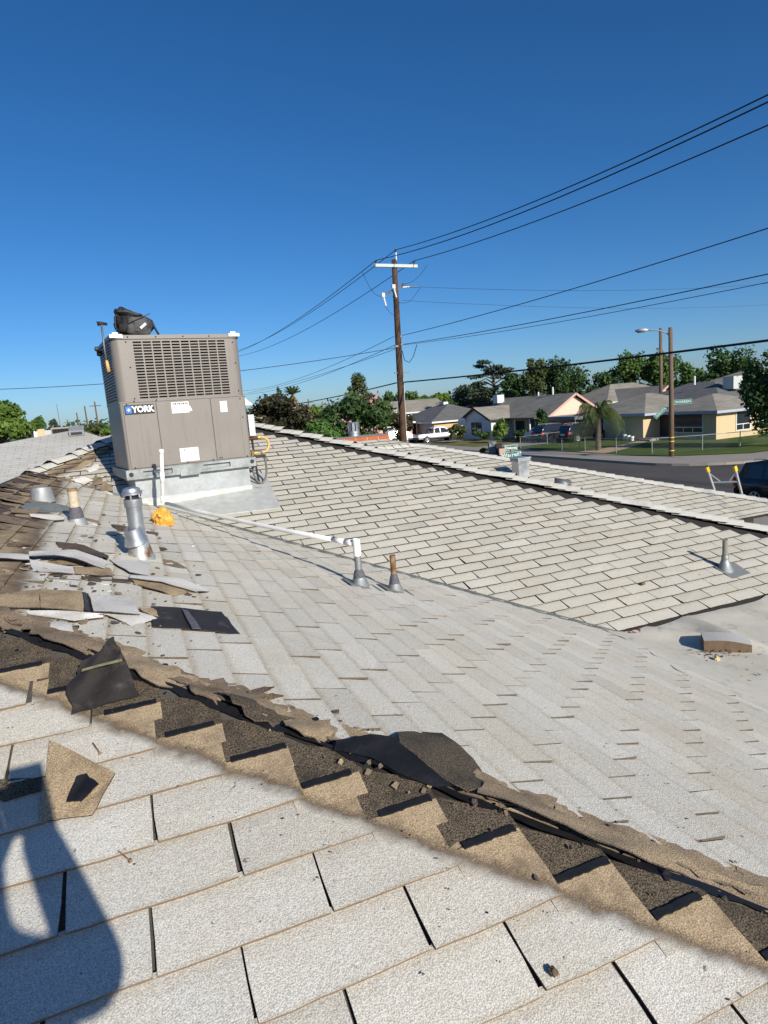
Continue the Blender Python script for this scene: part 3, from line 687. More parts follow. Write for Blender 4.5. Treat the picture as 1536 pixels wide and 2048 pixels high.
o2 = curl('grey_smear', pf(PB, [(364, 1217, .043), (376, 1221, .043)]), pf(PB, [(384, 1256, .027), (402, 1257, .026)]), [M['mastic'], M['mastic']], None, th=.003, wob=.002); o2.parent = o; o2.matrix_parent_inverse = Matrix.Translation(-o.location)
o = curl('loose_shingle_piece', pf(PA, [(100, 1479, .022), (228, 1544, .022), (230, 1546, .022)]), pf(PA, [(77, 1643, .010), (120, 1637, .012), (185, 1630, .012)]), TN, None, th=.004, wob=.003, nv=6, sub=4)
tag(o, 'tan wedge of shingle with a black patch for its hole lying on white shingles', 'shingle piece')
o2 = curl('hole_patch', pf(PA, [(155, 1552, .029), (172, 1546, .029), (197, 1567, .028)]), pf(PA, [(131, 1601, .024), (150, 1602, .024), (163, 1601, .024)]), TR, None, th=.004, wob=.004); o2.parent = o; o2.matrix_parent_inverse = Matrix.Translation(-o.location)  # black sheet standing in for the dark hole in the wedge
curl('torn_shingle', pf(PA, [(-20, 1560, .012), (30, 1556, .012), (82, 1556, .010)]), pf(PA, [(-20, 1590, .010), (8, 1602, .010), (80, 1582, .010)]), HL, sA, wob=.002)

# ---- hip and ridge caps
def caps(p0, p1, nl, nr, parent, ex=.145, ln=.23, w=.125, lift=.012, mats=mC, jit=.004, name='hip_shingle', lf=0):
    p0 = Vector(p0); p1 = Vector(p1); d = (p1-p0); L = d.length; d.normalize()
    wl = nl.cross(d).normalized(); wr = d.cross(nr).normalized()     # in-plane directions away from the hip
    if wl.z > 0: wl = -wl
    if wr.z > 0: wr = -wr
    n = int(L/ex)
    for i in range(n):
        a = p0+d*(i*ex); b = a+d*ln; j = random.uniform(-jit, jit); up = (nl+nr).normalized()
        h0 = lift+.004+j; h1 = lift+.020+j+random.uniform(0, jit)+lf*random.random()
        prof = []
        for c, h in ((a, h0), (b, h1)):
            prof.append([c+wl*w+nl*h*.8, c+wl*w*.25+up*(h+.012), c+wr*w*.25+up*(h+.012), c+wr*w+nr*h*.8])
        V = prof[0]+prof[1]; V += [v-up*.005 for v in V]
        F = [(0, 1, 5, 4), (1, 2, 6, 5), (2, 3, 7, 6), (8, 12, 13, 9), (9, 13, 14, 10), (10, 14, 15, 11), (0, 4, 12, 8), (3, 11, 15, 7)]
        E4 = [(4, 5, 13, 12), (5, 6, 14, 13), (6, 7, 15, 14), (0, 8, 9, 1), (1, 9, 10, 2), (2, 10, 11, 3)]
        cc = sum(V, Vector())/len(V)
        o = mesh_obj(name, [v-cc for v in V], F+E4, mats, parent, False, [0]*3+[1]*11, cc); flip_ok(o); tint_attr(o.data, [random.uniform(.3, .8)]*len(V))
hipM = [plain('white_coated_cap', (.60, .58, .52), .93, var=.08, scale=4, bump=.5, bscale=300, dirt=(.44, .41, .36), dscale=5), M['edgeC']]
caps(onroof(PC, *T), onroof(PC, 6.62, 3.43), NY, NX, slopes['C'], lift=.020, mats=hipM, jit=.010, w=.10, lf=.012)
caps(onroof(PD, 4.6, 10), onroof(PD, 9.1, 6.265), NY, NX, slopes['D'], lift=.004, mats=hipM)
caps(onroof(PD, 4.65, 10), onroof(PD, 3.26, 10), NY, NB, slopes['D'], lift=.004, mats=hipM, name='ridge_shingle')
caps(onroof(PC, *T), onroof(PC, -1.05, 7.55), NY, NF, slopes['C'], lift=.016, mats=hipM, jit=.010, w=.115, lf=.010)
caps((.725, 16, .17), (.725, 9.25, .17), NX, NF, slopes['E'], lift=.006, mats=hipM, name='ridge_shingle')

# ---- valley flashing between B and C
vd = (onroof(PC, 3.16, 3.46)-onroof(PC, -.95, 7.57)); L = vd.length; vd.normalize(); v0 = onroof(PC, -.95, 7.57)
mb = MB(); bx = NX.cross(vd).normalized(); bx = bx if bx.y < 0 else -bx; cx = NY.cross(vd).normalized(); cx = cx if cx.x > 0 else -cx
mb.add([v0+bx*.075+NX*.009, v0+NX*.010+NY*.004, v0+vd*L+NX*.010+NY*.004, v0+vd*L+bx*.075+NX*.009], [(0, 1, 2, 3)])
o = mb.build('valley_flashing', M['valley'], slopes['B']); flip_ok(o)
mb = MB().beam(v0+Vector((.012, .012, .013)), v0+vd*L+Vector((.012, .012, .013)), .012, .016); mb.build('valley_rib', M['valley'], slopes['B'])
# rusted metal corner where valley, eave and flat roof meet
curl('rusted_corner_plate', pf(PC, [(1226, 1266, .02), (1262, 1262, .025), (1281, 1255, .02)]), pf(PC, [(1236, 1275, .02), (1262, 1283, .03), (1281, 1291, .03)]), [M['rustplate']]*2, slopes['C'], wob=.004)
curl('rusted_corner_plate', pf(PC, [(1238, 1274, .03), (1262, 1280, .04), (1281, 1287, .04)]), pf(PC, [(1240, 1278, .02), (1258, 1286, .02), (1281, 1295, .02)]), [M['galvdull'], M['rustplate']], slopes['C'], wob=.003)

MB().box((3.2, 3.462, -1.80), (6.54, 3.482, -1.772)).build('drip_edge', plain('tan_drip_edge', (.26, .21, .15), .8, var=.3, scale=14), slopes['C'])
# ---- low roof of rolled roofing beside the eaves
flat = MB().box((3.2, -2.2, -1.99), (8.4, 3.44, -1.90)).build('low_roof', M['deck'], house)
def xl(y):
    P = [(-3, 2.5), (1.0, 2.53), (1.95, 2.61), (2.41, 2.70), (3.1, 2.98), (3.6, 3.03)]
    for (a, p), (b, q) in zip(P, P[1:]):
        if a <= y <= b: return p+(q-p)*(y-a)/(b-a)
    return 3.1
def wr(x, y):
    h = .012*math.exp(-((y-3.46)/.16)**2)
    h += .050*math.exp(-(((x-3.42)-.55*(3.4-y))/.06)**2)*math.exp(-((y-3.2)/.35)**2)
    h += .055*math.exp(-(((x-3.75)+.10*(3.4-y))/.07)**2)*math.exp(-((y-3.15)/.30)**2)
    h += .065*math.exp(-(((x-4.75)-.8*(3.4-y))/.07)**2)*math.exp(-((y-3.2)/.35)**2)
    h += .008*math.sin(x*4.1+1)*math.sin(y*3.3)+.010*math.exp(-(((x-3.3)-.9*(3.0-y))/.05)**2)*math.exp(-((y-2.7)/.4)**2)+.012*math.exp(-(((x-4.2)-.5*(3.4-y))/.05)**2)*math.exp(-((y-3.1)/.4)**2)
    return h
def rolls(x1, y0, y1, z):
    nx, ny = 80, 50; V = []
    for j in range(ny+1):
        y = y0+(y1-y0)*j/ny
        for i in range(nx+1):
            t = (max(0, i-1)/(nx-1))**1.6; x0 = xl(y)+.012*math.sin(y*23); x = x0+(x1-x0)*t
            fl = z; b = plz(PB, x, y)+.0085
            k = .03; d = (b-fl)/k; sm = fl+k*(math.log(1+math.exp(d)) if d < 30 else d)
            V.append((x, y+.008*math.sin(x*7), sm+wr(x, y)*min(1, max(0, (x-x0)*4)) if i else plz(PB, x, y)-.02))
    F = [(j*(nx+1)+i, j*(nx+1)+i+1, (j+1)*(nx+1)+i+1, (j+1)*(nx+1)+i) for j in range(ny) for i in range(nx)]
    mesh_obj('rolled_roofing', V, F, M['rolled'], flat, True)
rolls(8.3, 2.62, 3.50, -1.778); rolls(8.3, 1.75, 2.68, -1.786); rolls(8.3, -2.1, 1.80, -1.794)

# ================================================================== things standing on the roof
# ---- packaged air conditioner on its galvanised curb (local: x along the front, y to the back, z up; origin front left foot of the base rail)
W_, D_ = 1.20, .92
ac = thing('air_conditioner', 'large taupe rooftop air conditioner on a galvanised curb', 'air conditioner', (-.04, 6.42, -.482), R(8))
def rrect(x0, y0, x1, y1, r, n=5):
    pts = []
    for cx, cy, a in ((x1-r, y0+r, -90), (x1-r, y1-r, 0), (x0+r, y1-r, 90), (x0+r, y0+r, 180)):
        for i in range(n+1): t = R(a+90*i/n); pts.append((cx+r*math.cos(t), cy+r*math.sin(t)))
    return pts
def loftwall(pts, z0, z1, mat, name, parent, top=False):
    mb = MB(); n = len(pts)
    mb.add([(x, y, z0) for x, y in pts]+[(x, y, z1) for x, y in pts], [(i, (i+1) % n, n+(i+1) % n, n+i) for i in range(n)]+([tuple(range(n, 2*n))] if top else []))
    return mb.build(name, mat, parent)
zb, zm, zt = .085, .716, 1.292
loftwall(rrect(.0, .0, W_, D_, .02), zb, zm-.004, M['ac'], 'lower_cabinet', ac)
# upper cabinet: rounded corner posts, pierced front and left panels, back
def corner(cx, cy, a0, sgnx, sgny, r=.075, leg=.06):
    pts = []
    for i in range(9): t = R(a0+90*i/8); pts.append((cx+r*math.cos(t), cy+r*math.sin(t)))
    return pts
def wallstrip(name, pts, z0, z1):
    mb = MB(); n = len(pts); mb.add([(x, y, z0) for x, y in pts]+[(x, y, z1) for x, y in pts], [(i, i+1, n+i+1, n+i) for i in range(n-1)]); o = mb.build(name, M['ac'], ac, True); flip_ok(o); return o
r_ = .075
fx0, fx1 = .165, 1.075
wallstrip('corner_post', [(r_*.0+.0, D_*.10)]+[(r_-r_*math.cos(R(i*9)), r_-r_*math.sin(R(i*9))) for i in range(11)]+[(fx0, 0)], zm, zt)
wallstrip('corner_post', [(fx1, 0), (W_-r_, 0)]+[(W_-r_+r_*math.sin(R(i*9)), r_-r_*math.cos(R(i*9))) for i in range(1, 11)]+[(W_, D_), (0, D_), (0, D_*.93)], zm, zt)
def grille(name, org, ax, nrm, wid, z0, z1, cols, rows, mg, parent):
    """sheet with stamped slots; every slot has a turned-in lip"""
    org = Vector(org); ax = Vector(ax); nrm = Vector(nrm)
    xs = [0, mg]; cw = (wid-2*mg)/cols
    for c in range(cols): xs += [mg+c*cw+cw*.07, mg+(c+1)*cw-cw*.07]
    xs += [wid-mg, wid]
    zs = [z0, z0+.018]; rh = (z1-z0-.036)/rows
    for r in range(rows): zs += [z0+.018+r*rh+rh*.17, z0+.018+(r+1)*rh-rh*.20]
    zs += [z1-.018, z1]
    def P(i, j): return org+ax*xs[i]+Vector((0, 0, zs[j]))
    V = []; F = []; idx = {}
    def vi(i, j):
        if (i, j) not in idx: idx[(i, j)] = len(V); V.append(P(i, j))
        return idx[(i, j)]
    for i in range(len(xs)-1):
        for j in range(len(zs)-1):
            slot = i >= 2 and i < len(xs)-3 and i % 2 == 0 and j >= 2 and j < len(zs)-3 and j % 2 == 0
            if not slot: F.append((vi(i, j), vi(i+1, j), vi(i+1, j+1), vi(i, j+1)))
            else:
                # lip: lower edge turned in and up
                a, b, c, d = vi(i, j), vi(i+1, j), vi(i+1, j+1), vi(i, j+1); k = len(V)
                V.extend([V[a]-nrm*.012+Vector((0, 0, .0045)), V[b]-nrm*.012+Vector((0, 0, .0045)), V[c]-nrm*.012, V[d]-nrm*.012])
                F.extend([(a, b, k+1, k), (b, c, k+2, k+1), (c, d, k+3, k+2), (d, a, k, k+3)])
    return mesh_obj(name, V, F, M['ac'], parent)
grille('louvre_grille', (fx0, -.001, 0), (1, 0, 0), (0, -1, 0), fx1-fx0, zm+.002, zt-.004, 10, 20, .018, ac)
grille('louvre_grille', (-.001, D_*.93, 0), (0, -1, 0), (-1, 0, 0), D_*.83, zm+.002, zt-.004, 7, 20, .018, ac)
MB().box((.03, .03, zm), (W_-.03, D_-.03, zt-.01)).build('condenser_coil', M['acdark'], ac)
o = loftwall(rrect(-.012, -.012, W_+.012, D_+.012, .08), zt-.006, zt+.030, M['ac'], 'top_cover', ac, True)
for x in (.0, W_-.10):
    mb = MB(); mb.box((x-.004, -.022, zt+.006), (x+.104, .035, zt+.036)); mb.cbox((x+.05, .03, zt+.045), .05, .04, .02); mb.build('corner_bracket', M['galvbright'], ac)
MB().box((-.004, -.006, zm-.006), (W_+.004, D_+.004, zm+.002)).build('mid_flange', M['ac'], ac)
for x0, x1 in ((.025, .318), (.324, .835), (.841, W_-.02)):
    o = MB().box((x0, -.012, zb+.012), (x1, .004, zm-.012)).build('service_panel', M['ac'], ac); bevel(o, .003)
for x0, x1 in ((.16, .162), (W_-.075, W_-.073)):
    MB().box((x0, -.0155, zb+.03), (x1, -.0125, zm-.14)).build('panel_crease', M['ac'], ac)
sc = [(.06, -.013, zb+.02), (.3, -.013, zb+.02), (.55, -.013, zb+.02), (.8, -.013, zb+.02), (1.15, -.013, zb+.02), (.06, -.013, zm-.02), (.13, -.013, zm+.006), (.33, -.013, zm+.006), (1.14, -.013, zm-.03), (1.15, -.013, .5), (.13, -.003, zt-.03), (.14, -.003, zt-.26), (.14, -.003, zm+.03), (1.13, -.003, zt-.05), (1.14, -.003, zt-.25), (1.14, -.003, zm+.05), (.15, -.014, zt+.012), (.4, -.014, zt+.012), (.65, -.014, zt+.012), (.9, -.014, zt+.012), (.89, -.013, zb+.03), (.87, -.013, zb+.03)]
for p in sc: MB().lathe([(.0065, 0), (.0065, .004), (.0001, .006)], 8, p, axis=(0, -1, 0)).build('screw', M['screw'], ac)
# badge, stickers
MB().box((.035, -.0155, .600), (.300, -.0125, .688)).build('badge', M['badge'], ac)
MB().box((.045, -.0175, .612), (.098, -.0158, .677)).build('badge_emblem', M['blue'], ac)
mb = MB()
for a in range(6):
    c, s = math.cos(R(a*60+10)), math.sin(R(a*60+10)); mb.obox((.0715-s*.002, -.0185, .6445+c*.002) if False else (.0715, -.0186, .6445), (c*.018, 0, s*.018), (-s*.004, 0, c*.004), (0, .0008, 0))
mb.build('snowflake', M['ink'], ac)
text('lettering', 'YORK', .078, M['ink'], ac, (.199, -.0178, .643), (R(90), 0, 0), .001, .0035, sx=.92)
mb = MB().box((.46, -.0145, .585), (.625, -.0125, .69)); mb.build('data_label', M['paper'], ac)
for i in range(12): MB().box((.468+i*.0125, -.0153, .665), (.473+i*.0125+.003*(i % 3), -.0146, .682)).build('label_bar', M['inkdark'], ac)
MB().add([(.626, -.0145, .60), (.655, -.0145, .60), (.63, -.0145, .66)], [(0, 1, 2)]).build('data_label', M['paper'], ac)
MB().box((.93, -.0145, .565), (1.0, -.0125, .672)).build('warning_label', M['paper'], ac)
for i in range(5): MB().box((.938, -.0153, .578+i*.016), (.985, -.0146, .582+i*.016)).build('label_line', plain('label_grey', (.35, .35, .34), .7), ac) if i == 0 else MB().box((.938, -.0153, .578+i*.016), (.985, -.0146, .582+i*.016)).build('label_line', bpy.data.materials['label_grey'], ac)
MB().box((.485, -.0145, .115), (.665, -.0125, .245)).build('caution_label', M['paper'], ac)
text('lettering', '▲ CAUTION' if False else 'CAUTION', .024, M['inkdark'], ac, (.582, -.0152, .228), (R(90), 0, 0))
MB().add([(.522, -.0152, .221), (.540, -.0152, .221), (.531, -.0152, .236)], [(0, 1, 2)]).build('warning_triangle', M['inkdark'], ac)
for i in range(6): MB().box((.497, -.0153, .130+i*.0135), (.650-.02*(i % 2), -.0146, .1335+i*.0135)).build('label_line', bpy.data.materials['label_grey'], ac)
# base rail with fork slots and lifting holes
mb = MB(); y0, y1 = -.035, -.018
for (a, b), (c, d) in (((-.03, W_+.03), (.066, .085)), ((-.03, W_+.03), (-.004, .020)), ((-.03, .12), (.02, .066)), ((.39, .69), (.02, .066)), ((.96, W_+.03), (.02, .066))):
    mb.box((a, y0, c), (b, y1, d))
mb.box((-.03, y0, .084), (W_+.03, .02, .088)); mb.build('base_rail', M['galvdull'], ac)
MB().box((-.032, -.018, -.002), (-.014, D_+.03, .086)).build('base_rail', M['galvdull'], ac)
MB().box((W_+.014, -.018, -.002), (W_+.032, D_+.03, .086)).build('base_rail', M['galvdull'], ac)
MB().box((.46, -.045, -.02), (.65, -.036, .03)).build('rail_splice', M['galvdull'], ac)
for x in (.012, W_-.012): MB().lathe([(.0001, -.001), (.021, -.001), (.021, .003), (.0001, .003)], 16, (x, y0-.001, .045), axis=(0, -1, 0)).build('lifting_hole', M['rubber'], ac)
MB().box((-.01, -.004, .02), (W_+.01, D_, .08)).build('base_pan', M['galvdull'], ac)
# curb and flashing
o = MB().box((.045, .02, -.34), (W_-.035, D_-.02, -.003)).build('curb', M['galv'], ac)
mb = MB().box((.035, .006, -.205), (W_-.025, .018, -.198)); mb.build('curb_flange', M['galvbright'], ac)
mb = MB().box((.035, .008, -.32), (W_-.025, .0185, -.206)); mb.build('curb_lower_skirt', M['flashing'], ac)
Mi = ac.matrix_basis.inverted() if False else (Matrix.Translation((-.04, 6.42, -.482)) @ Matrix.Rotation(R(8), 4, 'Z')).inverted()
def lc(p): return Mi @ Vector(p)
fl = [onroof(PC, x, y, .013) for x, y in ((-.21, 6.15), (1.29, 6.10), (1.34, 6.95), (-.26, 7.0))]
mb = MB(); tp = [lc(p) for p in fl]; mb.add(tp+[p+Vector((0, 0, -.006)) for p in tp], [(0, 1, 2, 3), (7, 6, 5, 4)]+[(i, 4+i, 4+(i+1) % 4, (i+1) % 4) for i in range(4)])
flip_ok(mb.build('curb_flashing', M['flashing'], ac))
# exhaust hood, disconnect box, gas line, hoses on the right side
mb = MB(); mb.prism([(W_+.002, .25, .62), (W_+.002, .25, .77), (W_+.15, .25, .63), (W_+.15, .25, .62)], (0, .35, 0)); flip_ok(mb.build('exhaust_hood', M['whitetrim'], ac))
o = MB().box((W_+.02, .04, .30), (W_+.085, .16, .52)).build('disconnect_box', M['ltgrey'], ac); bevel(o, .006)
MB().box((W_+.015, .034, .47), (W_+.09, .166, .476)).build('disconnect_lid', M['ltgrey'], ac)
MB().tube([(W_, .10, .275), (W_+.12, .10, .275)], .018, 10).build('gas_pipe', M['redpipe'], ac)
MB().tube([(W_+.118, .10, .275), (W_+.145, .10, .278)], .021, 8).build('brass_fitting', plain('brass', (.45, .32, .12), .4, .7), ac)
pts = [(W_+.14, .10, .278)]+[(W_+.165+.065*math.sin(R(a)), .09, .20+.078*math.cos(R(a))) for a in range(0, 181, 20)]+[(W_+.10, .07, .118), (W_+.03, .05, .122)]
MB().tube(pts, .0145, 10).build('flexible_gas_hose', M['yellowhose'], ac, True)
MB().tube([(W_+.03, .05, .15), (W_+.03, .05, .09)], .018, 8).build('gas_valve', plain('brass_valve', (.42, .30, .10), .4, .7), ac)
MB().tube([(W_+.05+.075*math.sin(R(a))+.045, .07, -.03+.17*math.cos(R(a))) for a in range(0, 361, 15)], .011, 8).build('coiled_conduit', M['greyhose'], ac, True)
MB().tube([(W_+.06, .12, .30), (W_+.065, .11, .1), (W_+.07, .10, -.05), (W_+.08, .09, -.2), (W_+.07, .1, -.27)], .012, 8).build('conduit', M['rubber'], ac, True)
MB().box((W_+.04, .02, .075), (W_+.16, .05, .10)).build('pipe_strut', M['rubber'], ac)

# ---- condensate pipe
cp = thing('condensate_pipe', 'white plastic drain pipe running from the air conditioner to a vent', 'pipe', (.225, 6.12, -.70))
o0 = Vector((.225, 6.12, -.70))
def LP(p): return Vector(p)-o0
top = onY(323, 905, 6.12); ft = onY(326, 1003, 6.12); tee = Vector((1.281, 3.832, -.875))
MB().tube([LP(top), LP(ft)], .0165, 12).build('riser', M['pvc'], cp, True)
MB().tube([LP(top)-Vector((0, 0, .012)), LP(top)+Vector((0, 0, .03))], .021, 12).build('riser_cap', M['pvc'], cp, True)
MB().tube([LP(top.lerp(ft, .40)), LP(top.lerp(ft, .62))], .0205, 12).build('coupling', M['pvc'], cp, True)
MB().tube([LP(ft)+Vector((0, 0, .05)), LP(ft)+Vector((0, 0, 0)), LP(ft)+Vector((.02, -.045, -.016))], .0215, 12).build('elbow', M['pvc'], cp, True)
a = ft+Vector((.012, -.03, -.012)); b = tee+Vector((-.045, .10, .02)); mid = a.lerp(b, .5)+Vector((0, 0, -.012))
MB().tube([LP(a), LP(a.lerp(mid, .5)+Vector((0, 0, -.006))), LP(mid), LP(mid.lerp(b, .5)+Vector((0, 0, -.004))), LP(b)], .0168, 12).build('long_run', M['pvc'], cp, True)
MB().tube([LP(b.lerp(a, .05)), LP(b)], .0185, 12).build('coupling', M['pvc'], cp, True)
MB().tube([LP(b), LP(b)+Vector((.018, -.04, 0)), LP(tee)+Vector((-.01, .025, .02))], [.019, .023, .023], 12).build('elbow', M['pvc'], cp, True)
MB().tube([LP(top.lerp(ft, .45))+Vector((0, .01, 0)), LP(top.lerp(ft, .45))+Vector((-.05, .3, .02))], .012, 8).build('drain_stub', M['pvc'], cp, True)

# ---- vents
def ring(r0, r1, z0, z1): return [(r0, z0), (r1, z1)]
def lathe_part(name, prof, mat, parent, n=24, o=(0, 0, 0), axis=None):
    ob = MB().lathe(prof, n, o, axis=axis).build(name, mat, parent, True); shade_auto(ob, 35); return ob
def plate(name, pl, cx, cy, w, h, mat, parent, base, hh=.012, rot=0):
    c, s = math.cos(rot), math.sin(rot); v, f = quadslab(pl, [(cx+c*a*w/2-s*b*h/2, cy+s*a*w/2+c*b*h/2, hh) for a, b in ((-1, -1), (1, -1), (1, 1), (-1, 1))], .003)
    return mesh_obj(name, [x-Vector(base) for x in v], f, mat, parent)
b = Vector((1.281, 3.832, -1.142))
t = thing('plumbing_vent', 'grey vent pipe with a white plastic tee taking the drain pipe', 'vent pipe', b); t.scale = (.85, .85, 1)
lathe_part('flashing_cone', [(.078, -.03), (.075, .0), (.052, .05), (.036, .082)], M['galvdull'], t); lathe_part('mastic_collar', [(.047, .052), (.045, .075), (.037, .098), (.030, .112), (.026, .115)], M['mastic'], t)
lathe_part('pipe', [(.027, .05), (.026, .23)], M['galvdull'], t); lathe_part('white_tee', [(.0285, .205), (.0295, .208), (.0295, .318), (.025, .318), (.025, .25)], M['pvc'], t)
plate('flashing_plate', PB, 1.30, 3.832, .26, .24, M['galvdull'], t, b)
b = Vector((1.532, 3.847, -1.226))
t = thing('plumbing_vent', 'open rusty brown vent pipe with grey mastic at its cone', 'vent pipe', b); t.scale = (.85, .85, 1)
lathe_part('flashing_cone', [(.072, -.03), (.070, .0), (.048, .045), (.034, .072)], M['galvdull'], t); lathe_part('mastic_collar', [(.044, .046), (.040, .07), (.032, .095), (.026, .118), (.0225, .122)], M['mastic'], t)
lathe_part('pipe', [(.0225, .05), (.0235, .25), (.019, .25), (.019, .15)], M['rust'], t); plate('flashing_plate', PB, 1.57, 3.847, .30, .22, M['valley'], t, b)
b = Vector((4.675, 3.918, -1.624))
t = thing('plumbing_vent', 'short grey vent pipe on a square flashing casting a long shadow', 'vent pipe', b); t.scale = (.88, .88, 1)
lathe_part('flashing_cone', [(.085, -.035), (.078, -.005), (.052, .05), (.038, .085), (.032, .105)], M['galvdull'], t); lathe_part('mastic_collar', [(.036, .095), (.034, .125), (.026, .135)], M['valley'], t)
lathe_part('pipe', [(.0265, .10), (.025, .272), (.021, .272), (.021, .2)], plain('grey_pipe', (.22, .21, .19), .7, var=.3, scale=30), t); plate('flashing_plate', PC, 4.73, 3.86, .27, .24, plain('grey_painted_flashing', (.22, .23, .23), .5, .2), t, b, .014)
# flue with a rain cap and a slipped storm collar
b = Vector((-.024, 3.652, -.707))
t = thing('flue_vent', 'shiny round flue with rain cap above a rust-streaked cone', 'flue', b); t.scale = (.82, .82, 1)
lathe_part('flashing_cone', [(.100, -.05), (.092, -.01), (.068, .07), (.056, .120)], plain('rust_streaked_galvanised', (.40, .42, .41), .5, .5, var=.2, scale=30, dirt=(.22, .10, .04), dscale=11, dth=(.52, .66)), t)
col_ = lathe_part('storm_collar', [(.076, .095), (.058, .150), (.053, .182)], M['galvbright'], t, 28); col_.rotation_euler = (R(10), R(-9), 0)
lathe_part('flue_pipe', [(.051, .06), (.050, .30)], M['galvbright'], t, 28); lathe_part('cap_collar', [(.050, .285), (.057, .287), (.058, .328), (.054, .33), (.053, .30)], M['galvbright'], t, 28)
lathe_part('cap_inner', [(.040, .30), (.040, .375)], M['rubber'], t, 20)
lathe_part('rain_cap', [(.0001, .372), (.06, .368), (.066, .362), (.066, .352), (.05, .385), (.03, .392), (.0001, .395)], M['galvbright'], t, 28)
for a in (20, 140, 260): MB().cbox((.055*math.cos(R(a)), .055*math.sin(R(a)), .342), .008, .008, .035).build('cap_bracket', M['galvdull'], t)
MB().add([(.06, -.01, .372), (.092, -.012, .366), (.06, .012, .366)], [(0, 1, 2)]).build('bent_tab', M['galvbright'], t)
b = Vector((-.38, 4.502, -.588))
t = thing('plumbing_vent', 'cream vent pipe with a rusted rim beside the curled shingles', 'vent pipe', b)
lathe_part('flashing_cone', [(.068, -.03), (.062, .0), (.044, .045), (.036, .08)], M['galv'], t); lathe_part('mastic_collar', [(.047, .035), (.043, .07), (.034, .105), (.030, .112)], M['mastic'], t)
lathe_part('pipe', [(.030, .10), (.0305, .215), (.031, .216)], plain('cream_rusted_pipe', (.55, .47, .34), .8, var=.15, scale=20, dirt=(.28, .15, .07), dscale=20, dth=(.55, .75)), t); lathe_part('rusted_rim', [(.031, .214), (.0315, .232), (.026, .234), (.026, .18)], M['rust'], t)
b = Vector((-.66, 5.35, -.495))
t = thing('vent_flashing', 'galvanised flashing cone pulled loose on the stripped ridge', 'vent flashing', b)
c_ = lathe_part('cone', [(.088, -.01), (.076, .055), (.070, .105), (.066, .105)], M['galv'], t)
mb = MB(); P = [pxroof(PB, x, y, h)-b for x, y, h in ((40, 1013, .01), (70, 1004, .035), (108, 1007, .045), (140, 1014, .03), (138, 1026, .008), (70, 1024, .008), (48, 1019, .004))]
mb.prism(P, (0, 0, .004)); flip_ok(mb.build('bent_plate', M['valley'], t))
# square duct and half round vent on the far wing
b = Vector((5.537, 8.286, -1.238))
t = thing('duct_vent', 'square galvanised duct vent with a lid on the far wing', 'roof vent', b)
def taper(n, w0, w1, z0, z1, mat, par):
    mb = MB(); mb.add([(sx*w0/2, sy*w0/2, z0) for sx, sy in ((-1, -1), (1, -1), (1, 1), (-1, 1))]+[(sx*w1/2, sy*w1/2, z1) for sx, sy in ((-1, -1), (1, -1), (1, 1), (-1, 1))], [(0, 1, 5, 4), (1, 2, 6, 5), (2, 3, 7, 6), (3, 0, 4, 7), (4, 5, 6, 7)]); return mb.build(n, mat, par)
taper('duct', .175, .20, -.06, .30, M['galvbright'], t); taper('lid_skirt', .222, .226, .275, .32, M['galv'], t)
mb = MB().box((-.120, -.120, .318), (.120, .120, .332)); mb.build('lid', M['galvbright'], t)
b = onroof(PD, 6.02, 7.87)
t = thing('half_round_vent', 'small dark half round hooded vent beside the hip', 'roof vent', b)
mb = MB(); n = 10; pr = [(-.14*math.cos(math.pi*i/n), .085*math.sin(math.pi*i/n)) for i in range(n+1)]
V = [(x*.55, -.10, z) for x, z in pr]+[(x*.55, .13, z+.05) for x, z in pr]; mb.add(V, [(i, i+1, n+2+i, n+1+i) for i in range(n)]); o = mb.build('hood', M['steelgrey'], t, True); o.rotation_euler = (0, 0, R(60)); so_ = o.modifiers.new('s', 'SOLIDIFY'); so_.thickness = .004
# lump of foam
bm = bmesh.new(); bmesh.ops.create_icosphere(bm, subdivisions=4, radius=.080)
from mathutils import noise as mn
for v in bm.verts:
    n_ = mn.noise(v.co*11)*.034+mn.noise(v.co*30)*.016+mn.noise(v.co*70)*.006; v.co += v.normal*n_ if v.normal.length else Vector(); v.co.x *= 1.0; v.co.y *= .8; v.co.z *= 1.02
    if v.co.y < -.05: v.co.y = -.05+(v.co.y+.05)*.3
me = bpy.data.meshes.new('foam_lump'); bm.to_mesh(me); bm.free(); me.materials.append(M['foamM'])
o = bpy.data.objects.new('foam_lump', me); o.location = onroof(PB, .163, 5.128)+Vector((0, 0, .062)); o.rotation_euler = (R(20), R(18), R(20)); link(o)
tag(o, 'lump of yellow expanded foam lying in front of the air conditioner', 'foam lump')
# ---- tool bag and hammer on the unit
aw = ac.location; 
def AW(x, y, z): return Matrix.Translation((-.04, 6.42, -.482)) @ Matrix.Rotation(R(8), 4, 'Z') @ Vector((x, y, z))
b = AW(.24, .12, zt+.031)
bag = thing('tool_bag', 'slumped black tool bag lying on top of the air conditioner', 'bag', b, R(4)); bag.scale = (1.05, 1.1, 1.18)
def blob(name, c, sx, sy, sz, mat, parent, seed=0, amp=.16, sq=.6):
    bm = bmesh.new(); bmesh.ops.create_icosphere(bm, subdivisions=4, radius=1)
    for v in bm.verts:
        p = v.co.copy()
        for k in range(3): p[k] = math.copysign(abs(p[k])**sq, p[k])
        n_ = 1+amp*mn.noise(p*1.6+Vector((seed*7, 0, 0)))+amp*.5*mn.noise(p*4+Vector((seed*3, 1, 0)))
        v.co = Vector((p.x*sx*n_, p.y*sy*n_, max(-sz, p.z*sz*n_)))
    me = bpy.data.meshes.new(name); bm.to_mesh(me); bm.free(); me.materials.append(mat)
    for f in me.polygons: f.use_smooth = True
    o = bpy.data.objects.new(name, me); o.location = c; return link(o, parent)
